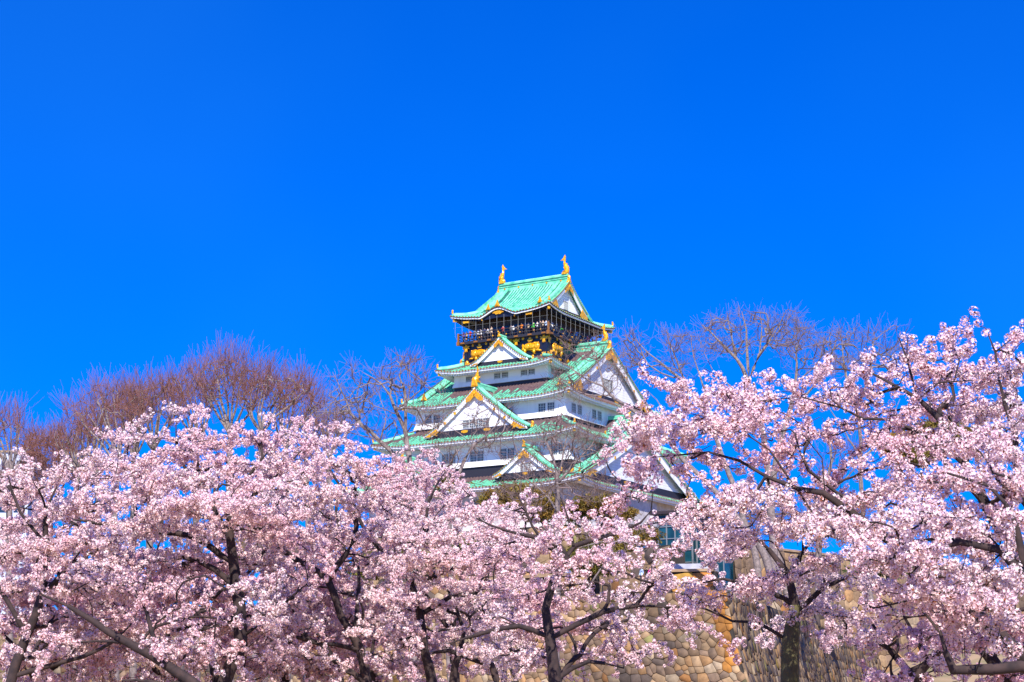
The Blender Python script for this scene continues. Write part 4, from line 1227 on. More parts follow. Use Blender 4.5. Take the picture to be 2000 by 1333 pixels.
class Grower:
    """a tree as nodes with parents; radii follow from what each limb carries"""
    def __init__(s, seed):
        s.rng = np.random.default_rng(seed)
        cap = 60000
        s.P = np.zeros((cap, 3)); s.D = np.zeros((cap, 3)); s.par = np.full(cap, -1); s.rg = np.zeros(cap); s.pl = np.zeros(cap); s.tip = np.zeros(cap, bool); s.n = 0
    def add(s, p, par, rg=0.0):
        i = s.n; s.n += 1
        s.P[i] = p; s.par[i] = par; s.rg[i] = rg
        if par >= 0:
            d = p - s.P[par]; L = np.linalg.norm(d); s.D[i] = d/max(L, 1e-9); s.pl[i] = s.pl[par] + L
            if par == 0 and s.n == 2: s.D[0] = s.D[i]
        return i
    def skeleton(s, lines, step=.2, wob=.02):
        """lines: lists of (x, y, z, radius)"""
        for k, ln in enumerate(lines):
            pts = catmull(ln, step)
            if s.n == 0: par = s.add(pts[0][:3], -1, pts[0][3]); pts = pts[1:]
            else:
                d = np.linalg.norm(s.P[:s.n]-pts[0][:3], axis=1); par = int(d.argmin())
            w = np.zeros(3)
            for p in pts:
                w = w*.8 + s.rng.normal(0, wob, 3)
                par = s.add(p[:3] + w, par, max(.001, p[3]))
    def grow(s, A, step=.14, kang=.55, wpl=.04, lift=.15, wob=.012, bend=.42, minpl=0.0):
        if len(A) == 0: return
        d0 = np.array([np.linalg.norm(s.P[:s.n]-a, axis=1).min() for a in A])
        for a in A[np.argsort(d0 + s.rng.normal(0, .1, len(A)))]:
            n = s.n
            V = a - s.P[:n]; d = np.linalg.norm(V, axis=1) + 1e-6
            c = (V*s.D[:n]).sum(1)/d
            cost = d*(1+kang*(1-c)) + wpl*s.pl[:n] + (s.pl[:n] < minpl)*50
            i = int(cost.argmin()); L = d[i]
            if L < step*.6: s.tip[i] = True; continue
            p0 = s.P[i]; p1 = p0 + s.D[i]*L*bend*(.4+.6*max(0, c[i])) + UP*L*lift + s.rng.normal(0, L*.06, 3)
            m = max(2, int(L/step)); par = i
            w = np.zeros(3)
            for k in range(1, m+1):
                t = k/m
                w = w*.7 + s.rng.normal(0, wob, 3)
                q = (1-t)**2*p0 + 2*t*(1-t)*p1 + t*t*a + w*(1-t*.5)
                par = s.add(q, par)
            s.tip[par] = True
    def whiskers(s, idx, num, L, up=.5, spread=.7, seg=2):
        for i in idx:
            for _ in range(s.rng.poisson(num)):
                d = s.D[i] + s.rng.normal(0, spread, 3) + UP*up; d /= np.linalg.norm(d)
                l = L*s.rng.uniform(.5, 1.3); par = i
                for k in range(seg):
                    d2 = d + s.rng.normal(0, .18, 3) + UP*.08*k
                    par = s.add(s.P[par] + d2/np.linalg.norm(d2)*l/seg, par)
                if s.n > 58000: return
    def radii(s, rtip, e=2.35):
        n = s.n
        acc = np.zeros(n); r = np.zeros(n)
        te = rtip**e
        for i in range(n-1, -1, -1):
            v = acc[i] if acc[i] > 0 else te
            r[i] = v**(1/e)
            if s.par[i] >= 0: acc[s.par[i]] += v
        g = s.rg[:n]
        r = np.where(g > 0, np.maximum(np.minimum(r, g*1.15), g*.75) if True else r, r)
        # never thicker than the limb it grows from
        for i in range(1, n):
            r[i] = min(r[i], r[s.par[i]]*.97 if s.rg[i] == 0 else r[s.par[i]]*1.0)
        s.r = np.maximum(r, rtip*.8)
        # main continuation of every node
        main = np.full(n, -1); best = np.full(n, -1.0)
        for i in range(1, n):
            p = s.par[i]
            sc = s.r[i]*(1+.3*float((s.D[i]*s.D[p]).sum())) + (10 if s.rg[i] > 0 and s.rg[p] > 0 and i == p+1 else 0)
            if sc > best[p]: best[p] = sc; main[p] = i
        s.main = main
    def mesh(s, name, mats, thick_r, sides=(7, 3), mat_split=None):
        n = s.n; P, D, r, par = s.P[:n], s.D[:n].copy(), s.r, s.par[:n]
        T = D.copy(); has = s.main >= 0
        T[has] += D[s.main[has]]
        T /= np.linalg.norm(T, axis=1)[:, None] + 1e-9
        T[0] = D[1] if n > 1 else UP
        ref = np.where(np.abs(T[:, 2:3]) < .9, np.array([[0, 0, 1.0]]), np.array([[1.0, 0, 0]]))
        A = np.cross(T, ref); A /= np.linalg.norm(A, axis=1)[:, None]; B = np.cross(T, A)
        cls = (r < thick_r).astype(int)
        Vs, Fs, Ms = [], [], []; base = 0
        ch = np.arange(1, n); pa = par[1:n]
        for c in (0, 1):
            k = sides[c]; ang = 2*pi*np.arange(k)/k; ca, sa = np.cos(ang), np.sin(ang)
            nodes = np.where(cls == c)[0]
            if len(nodes) == 0: continue
            rid = np.full(n, -1); rid[nodes] = np.arange(len(nodes))
            ring = P[nodes][:, None, :] + (A[nodes][:, None, :]*ca[None, :, None] + B[nodes][:, None, :]*sa[None, :, None])*r[nodes][:, None, None]
            e = ch[cls[1:n] == c]; ep = par[e]
            ismain = (s.main[ep] == e) & (cls[ep] == c)
            startid = np.where(ismain, rid[ep], -1)
            ns = np.where(~ismain)[0]
            q = e[ns]; qp = ep[ns]
            dirn = D[q]; rf = np.where(np.abs(dirn[:, 2:3]) < .9, np.array([[0, 0, 1.0]]), np.array([[1.0, 0, 0]]))
            A2 = A[q]; B2 = B[q]
            rs = np.minimum(r[q]*1.25, r[qp])
            ring2 = P[qp][:, None, :] + (A2[:, None, :]*ca[None, :, None] + B2[:, None, :]*sa[None, :, None])*rs[:, None, None]
            startid[ns] = len(nodes) + np.arange(len(ns))
            allr = np.concatenate([ring, ring2], 0).reshape(-1, 3)
            a0 = base + startid*k; b0 = base + rid[e]*k
            kk = np.arange(k); k2 = (kk+1) % k
            F_ = np.stack([a0[:, None]+kk, a0[:, None]+k2, b0[:, None]+k2, b0[:, None]+kk], -1).reshape(-1, 4)
            Vs.append(allr); Fs.append(F_)
            mi = np.zeros(len(e), int)
            if mat_split is not None: mi = (r[e] < mat_split).astype(int)
            Ms.append(np.repeat(mi, k)); base += len(allr)
        V = np.concatenate(Vs); F_ = np.concatenate(Fs); Mi = np.concatenate(Ms)
        return np_mesh(name, V, F_, np.full(len(F_), 4), mats, Mi, smooth=True)

# --- blossom clusters: little balls of five-petalled flowers
def blossom_template(nf, R0, rf, seed):
    rng = np.random.default_rng(seed)
    V, F_, C = [], [], []
    for i in range(nf):
        z = 1-2*(i+.5)/nf; ph = i*2.39996 + rng.uniform(-.4, .4)
        n = np.array([sqrt(1-z*z)*cos(ph), sqrt(1-z*z)*sin(ph), z]); n += rng.normal(0, .16, 3); n /= np.linalg.norm(n)
        a = np.cross(n, [0.3, .2, .93]); a /= np.linalg.norm(a); b = np.cross(n, a)
        c0 = n*R0*rng.uniform(.75, 1.1); q = rf*rng.uniform(.85, 1.15); o = rng.uniform(0, 6.28)
        base = len(V)
        V.append(c0 - n*q*.25); C.append((.86, .46, .50))
        white = rng.uniform(0, 1)
        for k in range(5):
            t = o + 2*pi*k/5
            V.append(c0 + (a*cos(t)+b*sin(t))*q*.45 + n*q*.10); C.append((.96, .77, .77))
            t += pi/5
            V.append(c0 + (a*cos(t)+b*sin(t))*q*1.05 + n*q*.20); C.append((.97, .84+.07*white, .83+.06*white))
        for k in range(5):
            F_.append((base, base+1+2*k, base+2+2*k, base+1+(2*k+2) % 10))
    for i in range(max(2, nf//4)):                       # calyx and young bronze leaves
        n = rng.normal(0, 1, 3); n /= np.linalg.norm(n)
        a = np.cross(n, [0.3, .2, .93]); a /= np.linalg.norm(a)
        base = len(V); l = R0*rng.uniform(.9, 1.25)
        for (x, y) in ((.35, 0), (.7, .22), (1.1, 0), (.7, -.22)):
            V.append(n*l*x + a*l*y); C.append((.30, .085, .02))
        F_.append((base, base+1, base+2, base+3))
    return np.array(V), np.array(F_), np.array(C)

def scatter(T, pos, rot_rng, scale, tint):
    """copies of the templates T at pos as one vertex/face/colour set"""
    Vs, Fs, Cs = [], [], []; base = 0
    which = rot_rng.integers(0, len(T), len(pos))
    for k, (V, F_, C) in enumerate(T):
        sel = np.where(which == k)[0]
        if len(sel) == 0: continue
        q = rot_rng.normal(0, 1, (len(sel), 4)); q /= np.linalg.norm(q, axis=1)[:, None]
        w, x, y, z = q.T
        Rm = np.stack([np.stack([1-2*(y*y+z*z), 2*(x*y-z*w), 2*(x*z+y*w)], -1), np.stack([2*(x*y+z*w), 1-2*(x*x+z*z), 2*(y*z-x*w)], -1), np.stack([2*(x*z-y*w), 2*(y*z+x*w), 1-2*(x*x+y*y)], -1)], 1)
        VV = np.einsum('nij,vj->nvi', Rm, V)*scale[sel][:, None, None] + pos[sel][:, None, :]
        nv = len(V)
        Vs.append(VV.reshape(-1, 3).astype(np.float32))
        Fs.append((F_[None] + (base + np.arange(len(sel))*nv)[:, None, None]).reshape(-1, 4).astype(np.int32))
        Cs.append((C[None]*tint[sel][:, None, :]).reshape(-1, 3).astype(np.float32))
        base += nv*len(sel)
    return np.concatenate(Vs), np.concatenate(Fs), np.concatenate(Cs)

M['petal'] = attr_mat('cherry_petal', .6, noise=0, trans=.24)
T_NEAR = [blossom_template(13, .040, .019, 100+i) for i in range(4)]
T_FAR = [blossom_template(10, .036, .0235, 200+i) for i in range(4)]
T_BACK = [blossom_template(5, .036, .036, 300+i) for i in range(4)]

def value_noise(x, y, seed, sx, sy):
    """smooth random field in [0, 1] over the plane"""
    rng = np.random.default_rng(seed); G = rng.uniform(0, 1, (64, 64))
    u = np.asarray(x)/sx; v = np.asarray(y)/sy
    i = np.floor(u).astype(int); j = np.floor(v).astype(int); fu = u-i; fv = v-j
    fu = fu*fu*(3-2*fu); fv = fv*fv*(3-2*fv)
    g = lambda a, b: G[a % 64, b % 64]
    return (g(i, j)*(1-fu)+g(i+1, j)*fu)*(1-fv) + (g(i, j+1)*(1-fu)+g(i+1, j+1)*fu)*fv

# --- how thick the blossom hangs, read off the photograph in 50 px squares (rows from y = 575)
DENS = """
0000000000000000000000000000000000000110
0000000000000000000000000000000000001354
0000000000000000000000000000000012456777
0000000000000000000000000245665677776788
0000001300000000000000002477777776677788
0000245766665300000000013336543343554788
3123798888877666530000012223333343355799
8887898888888788731000000123556677778899
9987787778899999987453332124667777899999
9976666777656778898877654211332355678999
7777888656567776766640011112456666788899
7668877555788888887764346777788888899999
6678776557899988777778864331578886655666
3444555455556655556776432110112222222333
2222222222333322222222221000000000000111
"""
DENS = np.array([[int(c) for c in r] for r in DENS.split()])
def sample_blossom(n_full, region, seed, nx_=90, ny_=38, nlo=.45):
    """pixels spread as the map says, gathered into tilted pads; n_full = points per square at full density"""
    rng = np.random.default_rng(seed); out = []
    for j in range(DENS.shape[0]):
        for i in range(40):
            m = int(n_full*1.9) + 1
            x = 50*i + rng.uniform(0, 50, m); y = 575 + 50*j + rng.uniform(0, 50, m)
            # density at the point: bilinear
            gi = np.clip(x/50-.5, 0, 38.999); gj = np.clip((y-575)/50-.5, 0, DENS.shape[0]-1.001)
            a = gi.astype(int); b = gj.astype(int); fa = gi-a; fb = gj-b
            dd = (DENS[b, a]*(1-fa)+DENS[b, a+1]*fa)*(1-fb) + (DENS[b+1, a]*(1-fa)+DENS[b+1, a+1]*fa)*fb
            dd = np.minimum(dd, DENS[j, i]+2.5)
            nz = value_noise(x, y+.22*np.abs(x-1000)*0, seed % 7 + 3, nx_, ny_)
            p = (dd/9.0)**1.15*(nlo+(2-2*nlo)*nz)*n_full/m
            for q in np.where(rng.uniform(0, 1, m) < p)[0]:
                if region(x[q], y[q], rng): out.append((x[q], y[q] + 24))
    for k in range(0): pass
    return np.array(out)

def lines_from_px(lines, d0):
    out = []
    for ln in lines:
        L = []
        for (x, y, r, *dd) in ln:
            q = at(x, y, d0 + (dd[0] if dd else 0)); L.append((q.x, q.y, q.z, r))
        out.append(L)
    return out

def cherry(d0, lines, region, seed, n_full, label, templates, tint, depth_amp=2.6, rtip=.0045, spacing=.042, last=.5, csize=.88, cats='tree', name='cherry_tree', pts=None, bark='bark_cherry', group='cherry trees in blossom', tier_h=.52, limb=.82):
    g = Grower(seed); rng = np.random.default_rng(seed)
    L = [[(x, y, z, r*limb) for (x, y, z, r) in l] for l in lines_from_px(lines, d0)]
    g.skeleton(L, .22, .014)
    px = sample_blossom(n_full, region, seed, nlo=(.45 if d0 < 21 else .6)) if pts is None else pts
    dep = d0 + depth_amp*(value_noise(px[:, 0], px[:, 1], seed+1, 160, 90)-.5)*2 + rng.normal(0, .45, len(px))
    low = np.clip((px[:, 1]-1175)/90, 0, 1)*(rng.uniform(0, 1, len(px)) > .18)          # the low branches hang in the shade, farther back
    if pts is None: dep = dep + low*(1.7 if d0 < 21 else 2.7)
    A = np.array([at(x, y, d)[:] for (x, y), d in zip(px, dep)])
    # blossom hangs in tiers: gather the points towards gently rolling layers, thick in front and thin behind
    und = .45*(value_noise(A[:, 0]+50, A[:, 1], seed+2, 1.3, 1.3)-.5) + .25*(value_noise(A[:, 0]+50, A[:, 1], seed+3, .5, .5)-.5)
    q = (A[:, 2]-und)/tier_h; lay = np.floor(q)+.5
    A[:, 2] += .72*(lay-q)*tier_h
    g.grow(A, step=.13, kang=.6, wpl=.05, lift=.12, wob=.010)
    nb = g.n
    # short side shoots all along the young wood
    child = np.zeros(g.n, bool); child[g.par[1:g.n]] = True
    young = np.where((g.rg[:g.n] == 0))[0]
    g.radii(rtip)
    yw = young[g.r[young] < rtip*3.2]
    g2 = rng.choice(yw, int(len(yw)*.35), replace=False) if len(yw) else yw
    g.whiskers(g2, 1.0, .20, up=.30, spread=.8, seg=2)
    g.radii(rtip)
    tr = empty(name, L[0][0][:3]); loc = np.array(L[0][0][:3])
    tag(tr, label, cats, group)
    P0 = g.P.copy(); g.P[:g.n] -= loc
    me = g.mesh('trunk', [M[bark], M['bark_cherry']], .022, (8, 3), mat_split=.05)
    link('trunk', me, tr)
    # blossom along every thin twig
    n = g.n; par = g.par[:n]
    thin = np.where((g.r < rtip*3.0) & (g.rg[:n] == 0))[0]; thin = thin[thin > 0]
    a = g.P[par[thin]]; b = g.P[thin]; ln = np.linalg.norm(b-a, axis=1)
    cnt = rng.poisson(ln/spacing*np.where(g.r[thin] < rtip*1.5, 1.0, .45))
    idx = np.repeat(np.arange(len(thin)), cnt)
    t = rng.uniform(0, 1, len(idx))[:, None]
    pos = a[idx]*(1-t) + b[idx]*t + rng.normal(0, .032, (len(idx), 3))
    sc = rng.uniform(.75, 1.25, len(pos))*csize
    v = rng.normal(0, 1, len(pos))
    tn = np.array(tint)[None, :]*(1 + v[:, None]*np.array([[.02, .06, .04]]))
    pk = value_noise(pos[:, 0]+50, pos[:, 2]+20, seed+5, .7, .45)-.5 + .5*(value_noise(pos[:, 0]+50, pos[:, 1], seed+6, 1.7, 1.7)-.5)
    tn = tn*(1 - pk[:, None]*np.array([[.02, .17, .12]]))
    Vv, Ff, Cc_ = scatter(templates, pos, rng, sc, np.clip(tn, .3, 1.08))
    bud = Cc_[:, 1] < .15
    me = np_mesh('blossom', Vv, Ff.ravel(), np.full(len(Ff), 4), [M['petal']], attr=np.minimum(Cc_, .97))
    link('blossom', me, tr)
    cherry.count += len(pos)
    return tr
cherry.count = 0

soft = lambda rng, s=45: rng.normal(0, s)
def reg(name):
    def owner(x, y, rng):
        x += soft(rng); y += soft(rng, 25)
        if (x > 1300 and y < 1010) or (x > 1165 and y < 955) or x > 1700: return 'R1' if (y < 1010 or x < 1500) else 'R3'
        if 1325 < x <= 1700 and y >= 1010: return 'R2'
        if x > 985: return 'L4'
        if x > 760: return 'L5'
        if x > 560: return 'L3'
        if x > 205: return 'L2'
        return 'L1'
    return lambda x, y, rng: owner(x, y, rng) == name

LEFT_T, MID_T, RIGHT_T = (1.0, .94, .94), (1.0, .95, .96), (1.0, .95, .97)
cherry(25.5, [
  [(5,1600,.15),(8,1450,.14),(18,1330,.12),(50,1240,.095),(85,1160,.075),(88,1060,.06),(95,990,.04),(120,930,.025)],
  [(28,1322,.07),(100,1300,.06),(160,1285,.05),(225,1250,.04),(260,1215,.025)],
  [(50,1240,.07),(20,1180,.06),(-20,1100,.045),(-40,1000,.03)],
  [(88,1060,.05),(40,1000,.035),(20,930,.02)], [(85,1160,.05),(140,1100,.03),(170,1060,.02)]],
  reg('L1'), 41, 44, 'blossoming cherry tree at the far left with a forked dark trunk at the frame edge', T_FAR, LEFT_T)
cherry(27, [
  [(440,1600,.20),(436,1420,.18),(440,1333,.16),(468,1250,.14),(462,1150,.12),(455,1100,.105),(446,1040,.085),(452,1000,.06),(480,940,.04),(520,890,.025)],
  [(446,1040,.07),(400,960,.05),(350,890,.035),(345,830,.02)], [(450,1010,.06),(520,950,.04),(590,880,.025)],
  [(455,1100,.07),(380,1050,.06),(320,1035,.05),(250,1025,.045),(195,1022,.04),(99,1003,.03),(10,983,.015)],
  [(462,1150,.06),(420,1110,.05),(360,1090,.04),(300,1100,.025)], [(320,1035,.04),(290,960,.03),(250,890,.02)],
  [(468,1250,.05),(530,1200,.04),(590,1150,.02)]],
  reg('L2'), 42, 50, 'broad blossoming cherry tree with an upright dark trunk left of the castle', T_FAR, LEFT_T)
cherry(24.2, [
  [(500,1600,.17),(470,1430,.15),(375,1333,.125),(300,1278,.11),(270,1262,.10),(180,1210,.075),(130,1180,.05),(80,1160,.03)],
  [(320,1290,.045),(300,1240,.035),(285,1190,.03),(268,1170,.015)], [(270,1262,.05),(215,1255,.04),(150,1260,.02)], [(375,1333,.06),(330,1340,.05),(240,1330,.03)]],
  lambda x, y, rng: 60 < x < 560 and y > 1080 and rng.random() < .45, 43, 16, 'low cherry tree whose thick limb leans up and left across the bottom', T_FAR, LEFT_T)
cherry(29, [
  [(722,1600,.19),(724,1400,.17),(718,1333,.15),(706,1268,.12),(665,1205,.10),(640,1135,.09),(600,1105,.085),(570,1089,.08),(510,1020,.07),(480,960,.04),(440,900,.025)],
  [(700,1320,.09),(655,1288,.08),(635,1258,.075),(600,1250,.07),(575,1245,.05),(545,1190,.03)],
  [(706,1268,.07),(660,1255,.06),(638,1255,.05)], [(597,1250,.05),(575,1205,.04),(558,1160,.03),(545,1120,.015)],
  [(640,1135,.06),(690,1060,.05),(680,980,.04),(640,910,.02)], [(510,1020,.05),(560,960,.04),(610,900,.02)]],
  reg('L3'), 44, 48, 'blossoming cherry tree with a leaning trunk and a long bare limb below its canopy', T_FAR, LEFT_T)
cherry(30.5, [
  [(852,1600,.20),(850,1400,.18),(845,1333,.16),(832,1265,.13),(820,1200,.11),(795,1125,.09),(745,1078,.075),(700,1010,.05),(720,940,.03),(760,900,.02)],
  [(820,1200,.08),(880,1165,.065),(932,1155,.06),(953,1128,.05),(956,1062,.04),(940,1000,.025),(900,950,.015)],
  [(975,1360,.12),(960,1300,.10),(920,1285,.085),(872,1270,.06),(840,1275,.04)], [(795,1125,.06),(830,1050,.045),(840,980,.03),(870,930,.015)],
  [(880,1500,.14),(882,1333,.12),(892,1282,.10),(905,1230,.06),(890,1180,.04)]],
  reg('L5'), 45, 48, 'many stemmed blossoming cherry tree just below the left end of the castle', T_FAR, LEFT_T)
cherry(24.5, [
  [(1092,1620,.21),(1088,1420,.18),(1085,1333,.155),(1072,1245,.125),(1066,1190,.10),(1080,1140,.095),(1104,1092,.09),(1092,1072,.07),(1060,1056,.06),(1025,1050,.05),(985,1040,.035),(930,1010,.02)],
  [(1104,1092,.075),(1122,1066,.065),(1160,1050,.055),(1205,1040,.045),(1250,1020,.03),(1272,995,.02),(1276,945,.01)],
  [(1122,1066,.04),(1112,1020,.03),(1095,975,.015)], [(1072,1245,.07),(1010,1225,.06),(940,1238,.05),(880,1258,.02)],
  [(1072,1250,.06),(1150,1205,.05),(1240,1185,.035),(1330,1190,.015)], [(1085,1325,.06),(1150,1285,.05),(1215,1300,.03)],
  [(1060,1056,.04),(1030,1000,.03),(1010,960,.015)], [(1160,1050,.04),(1190,1000,.03),(1210,965,.015)]],
  reg('L4'), 46, 34, 'cherry tree with a dark forked trunk in front of the tan moat wall', T_FAR, MID_T)
cherry(19.5, [
  [(1545,1800,.22),(1545,1500,.19),(1545,1333,.175),(1548,1250,.165),(1560,1185,.10),(1545,1125,.07),(1505,1080,.045),(1460,1040,.025)],
  [(1555,1200,.06),(1610,1150,.045),(1680,1110,.03)], [(1556,1180,.06),(1480,1150,.045),(1410,1130,.03),(1370,1140,.015)], [(1545,1125,.05),(1590,1060,.035),(1640,1040,.02)], [(1550,1260,.05),(1480,1220,.035),(1430,1215,.02)]],
  lambda x, y, rng: reg('R2')(x, y, rng) and (y < 1165 or (x > 1600 and y < 1215) or rng.random() < .12), 47, 16, 'cherry tree with a mossy trunk in front of the shaded moat wall face', T_NEAR, RIGHT_T, bark='bark_moss')
cherry(16.5, [
  [(2140,1950,.22),(2110,1600,.20),(2060,1380,.18),(1995,1285,.15),(1940,1240,.13),(1890,1200,.11),(1800,1110,.08),(1715,1045,.062),(1650,1000,.052),(1608,972,.042),(1557,964,.034),(1500,935,.028),(1450,905,.022),(1390,890,.017),(1320,895,.012),(1250,900,.007)],
  [(2060,1380,.13),(2040,1250,.11),(2010,1150,.10),(1960,1050,.09),(1900,950,.08),(1862,880,.07),(1840,822,.06),(1800,782,.045),(1770,765,.035),(1700,732,.025),(1640,718,.017),(1560,720,.010)],
  [(1795,778,.03),(1775,705,.022),(1758,655,.012)], [(1795,775,.028),(1835,742,.022),(1905,736,.012)],
  [(1960,1050,.06),(1880,905,.045),(1807,855,.035),(1737,830,.028),(1687,827,.022),(1640,800,.016),(1560,780,.010),(1450,790,.006)],
  [(2030,1150,.07),(1990,950,.05),(1975,850,.04),(1955,787,.032),(1950,740,.025),(1945,687,.018),(1925,640,.010)],
  [(1557,964,.02),(1500,880,.014),(1420,830,.010),(1330,800,.006)], [(1610,972,.022),(1600,900,.016),(1560,850,.01)]],
  reg('R1'), 48, 15, 'large cherry tree reaching in from the right edge across the sky with open branches', T_NEAR, RIGHT_T, depth_amp=1.8, tier_h=.36, limb=.66)
cherry(14.8, [
  [(2180,2000,.20),(2120,1500,.17),(2060,1325,.10),(1995,1312,.085),(1930,1316,.08),(1858,1318,.075),(1845,1283,.045),(1836,1245,.03),(1800,1200,.015)],
  [(2120,1500,.15),(2060,1260,.11),(2020,1150,.09),(1960,1080,.06),(1880,1060,.04),(1800,1080,.025)],
  [(2020,1150,.07),(1990,1030,.05),(1930,950,.03),(1850,930,.02)], [(1960,1080,.04),(1890,1140,.03),(1780,1170,.02),(1700,1190,.01)], [(1905,1316,.02),(1915,1285,.014),(1925,1265,.008)]],
  lambda x, y, rng: reg('R3')(x, y, rng) and (y < 1165 - (60 if x < 1760 else 0) or rng.random() < .12), 49, 19, 'nearest cherry tree low at the right edge with a horizontal dark limb', T_NEAR, RIGHT_T, depth_amp=1.6, tier_h=.34)

# a second row of sunlit crowns just behind the first
for (cx, lo, hi, d0, sd, nn, lb) in ((160, -20, 330, 32, 51, 30, 'sunlit cherry tree behind the forked trunk, its crown meeting the pale building'),
                                 (420, 280, 560, 33.5, 52, 30, 'sunlit cherry tree directly behind the tallest blossom tip'),
                                 (660, 500, 800, 35, 53, 30, 'sunlit cherry tree behind the leaning trunk left of the castle'),
                                 (890, 760, 1010, 36, 54, 26, 'sunlit cherry tree just under the left corner of the castle')):
    cherry(d0, [[(cx,1380+1.7*3318/d0,.19),(cx+6,1380,.16),(cx-5,1250,.12),(cx+12,1120,.08),(cx-4,1010,.04),(cx+10,930,.02)],
                [(cx-5,1240,.08),(cx-70,1150,.06),(cx-130,1060,.03)], [(cx,1200,.08),(cx+70,1110,.055),(cx+120,1030,.03)]],
           lambda x, y, rng, lo=lo, hi=hi: lo+soft(rng, 20) < x < hi+soft(rng, 20) and 890+soft(rng, 12) < y < 1230, sd, nn, lb, T_FAR, LEFT_T, depth_amp=2.2)

# cherry trees standing farther back in the shade of the front row
def back_cherry(cx, d0, w, y0, y1, seed, n, label):
    rng = np.random.default_rng(seed)
    th = rng.uniform(0, 2*pi, n); rr = np.sqrt(rng.uniform(0, 1, n))
    pts = np.stack([cx + w*rr*np.cos(th), (y0+y1)/2 + (y1-y0)/2*rr*np.sin(th)], -1)
    keep = value_noise(pts[:, 0], pts[:, 1], seed, 70, 34) + rng.uniform(-.3, .3, n) > .34
    cherry(d0, [[(cx,1380+1.7*3318/d0,.2),(cx+rng.uniform(-20,20),1400,.17),(cx+rng.uniform(-25,25),1320,.14),(cx+rng.uniform(-40,40),(y0+y1)/2+40,.08),(cx+rng.uniform(-40,40),y0+40,.03)],
      [(cx,1330,.09),(cx-w*.4,1270,.06),(cx-w*.7,1220,.03)], [(cx,1310,.09),(cx+w*.4,1260,.06),(cx+w*.7,1210,.03)]],
      None, seed, 0, label, T_FAR if d0 < 25 else T_BACK, (.96, .84, .90), depth_amp=.8 if d0 < 25 else 1.2, rtip=.005, spacing=.06 if d0 > 25 else .09, csize=1.1, pts=pts[keep])  # darker mauve tint puts shade into the blossom colour
back_cherry(95, 28.6, 150, 1120, 1345, 61, 620, 'shaded cherry tree behind the forked trunk at the far left')
back_cherry(330, 30.4, 170, 1090, 1345, 62, 680, 'shaded cherry tree behind the leaning thick limb')
back_cherry(560, 31.8, 150, 1120, 1345, 63, 620, 'shaded cherry tree behind the long bare limb')
back_cherry(1010, 46, 85, 1130, 1230, 64, 220, 'small shaded cherry tree behind the left side of the forked trunk')
back_cherry(1790, 18.9, 130, 1170, 1340, 65, 300, 'shaded cherry tree over the earth bank at lower right')
back_cherry(1960, 18.3, 110, 1150, 1330, 66, 230, 'shaded cherry tree behind the horizontal limb at the right edge')
back_cherry(740, 33, 110, 1180, 1330, 67, 300, 'shaded cherry tree between the slim trunks left of the moat wall')
# ------------------------------------------------------------------ leafless trees and evergreens behind the cherries
def bare(d0, lines, crowns, seed, label, group, mats, rtip=.008, n_wh=2.2, L_wh=.9, up=.7, cat='tree', name='bare_tree', step=.35, lift=.22, kang=.7, depth=2.5, spread=.5, k=1.0, foot=None):
    """crowns: (cx, cy, rx, ry, points) ellipses of the photograph"""
    g = Grower(seed); rng = np.random.default_rng(seed)
    if foot:                                             # stands on the plateau: the trunk starts there
        ln = lines[0]; cut = [p for p in ln if p[1] > foot]; x = cut[-1][0] if cut else ln[0][0]
        lines = [[(x, foot, ln[len(cut)-1 if cut else 0][2])] + [p for p in ln if p[1] <= foot]] + lines[1:]
    L = [[(x, y, z, r*k) for (x, y, z, r) in l] for l in lines_from_px(lines, d0)]; g.skeleton(L, .45*k, .035*k)
    rtip *= k; L_wh *= k; step *= k; depth *= k
    A = []
    for (cx, cy, rx, ry, m) in crowns:
        th = rng.uniform(0, 2*pi, m); rr = rng.uniform(.1, 1, m)**.6
        for a, b in zip(th, rr):
            A.append(at(cx+rx*b*cos(a), cy+ry*b*sin(a), d0+rng.normal(0, depth))[:])
    g.grow(np.array(A), step=step, kang=kang, wpl=.02, lift=lift, wob=.03*k, bend=.5)
    g.radii(rtip)
    n0 = g.n
    thin = np.where((g.r[:n0] < rtip*3.2) & (g.rg[:n0] == 0))[0]
    g.whiskers(thin, n_wh*.35, L_wh, up=up, spread=spread+.05, seg=2)
    tips = np.where(g.tip[:n0])[0]
    g.whiskers(tips, n_wh, L_wh, up=up, spread=spread, seg=3)
    g.radii(rtip)
    tr = empty(name, L[0][0][:3]); g.P[:g.n] -= np.array(L[0][0][:3])
    tag(tr, label, cat, group)
    me = g.mesh('trunk_and_branches', mats, .05*k, (7, 3), mat_split=.022*k)
    link('trunk_and_branches', me, tr)
    bare.count += g.n
    return tr
bare.count = 0
GB = 'leafless trees around the keep'
BR = [M['bark_grey'], M['twig_red']]; BG = [M['bark_grey'], M['twig_grey']]
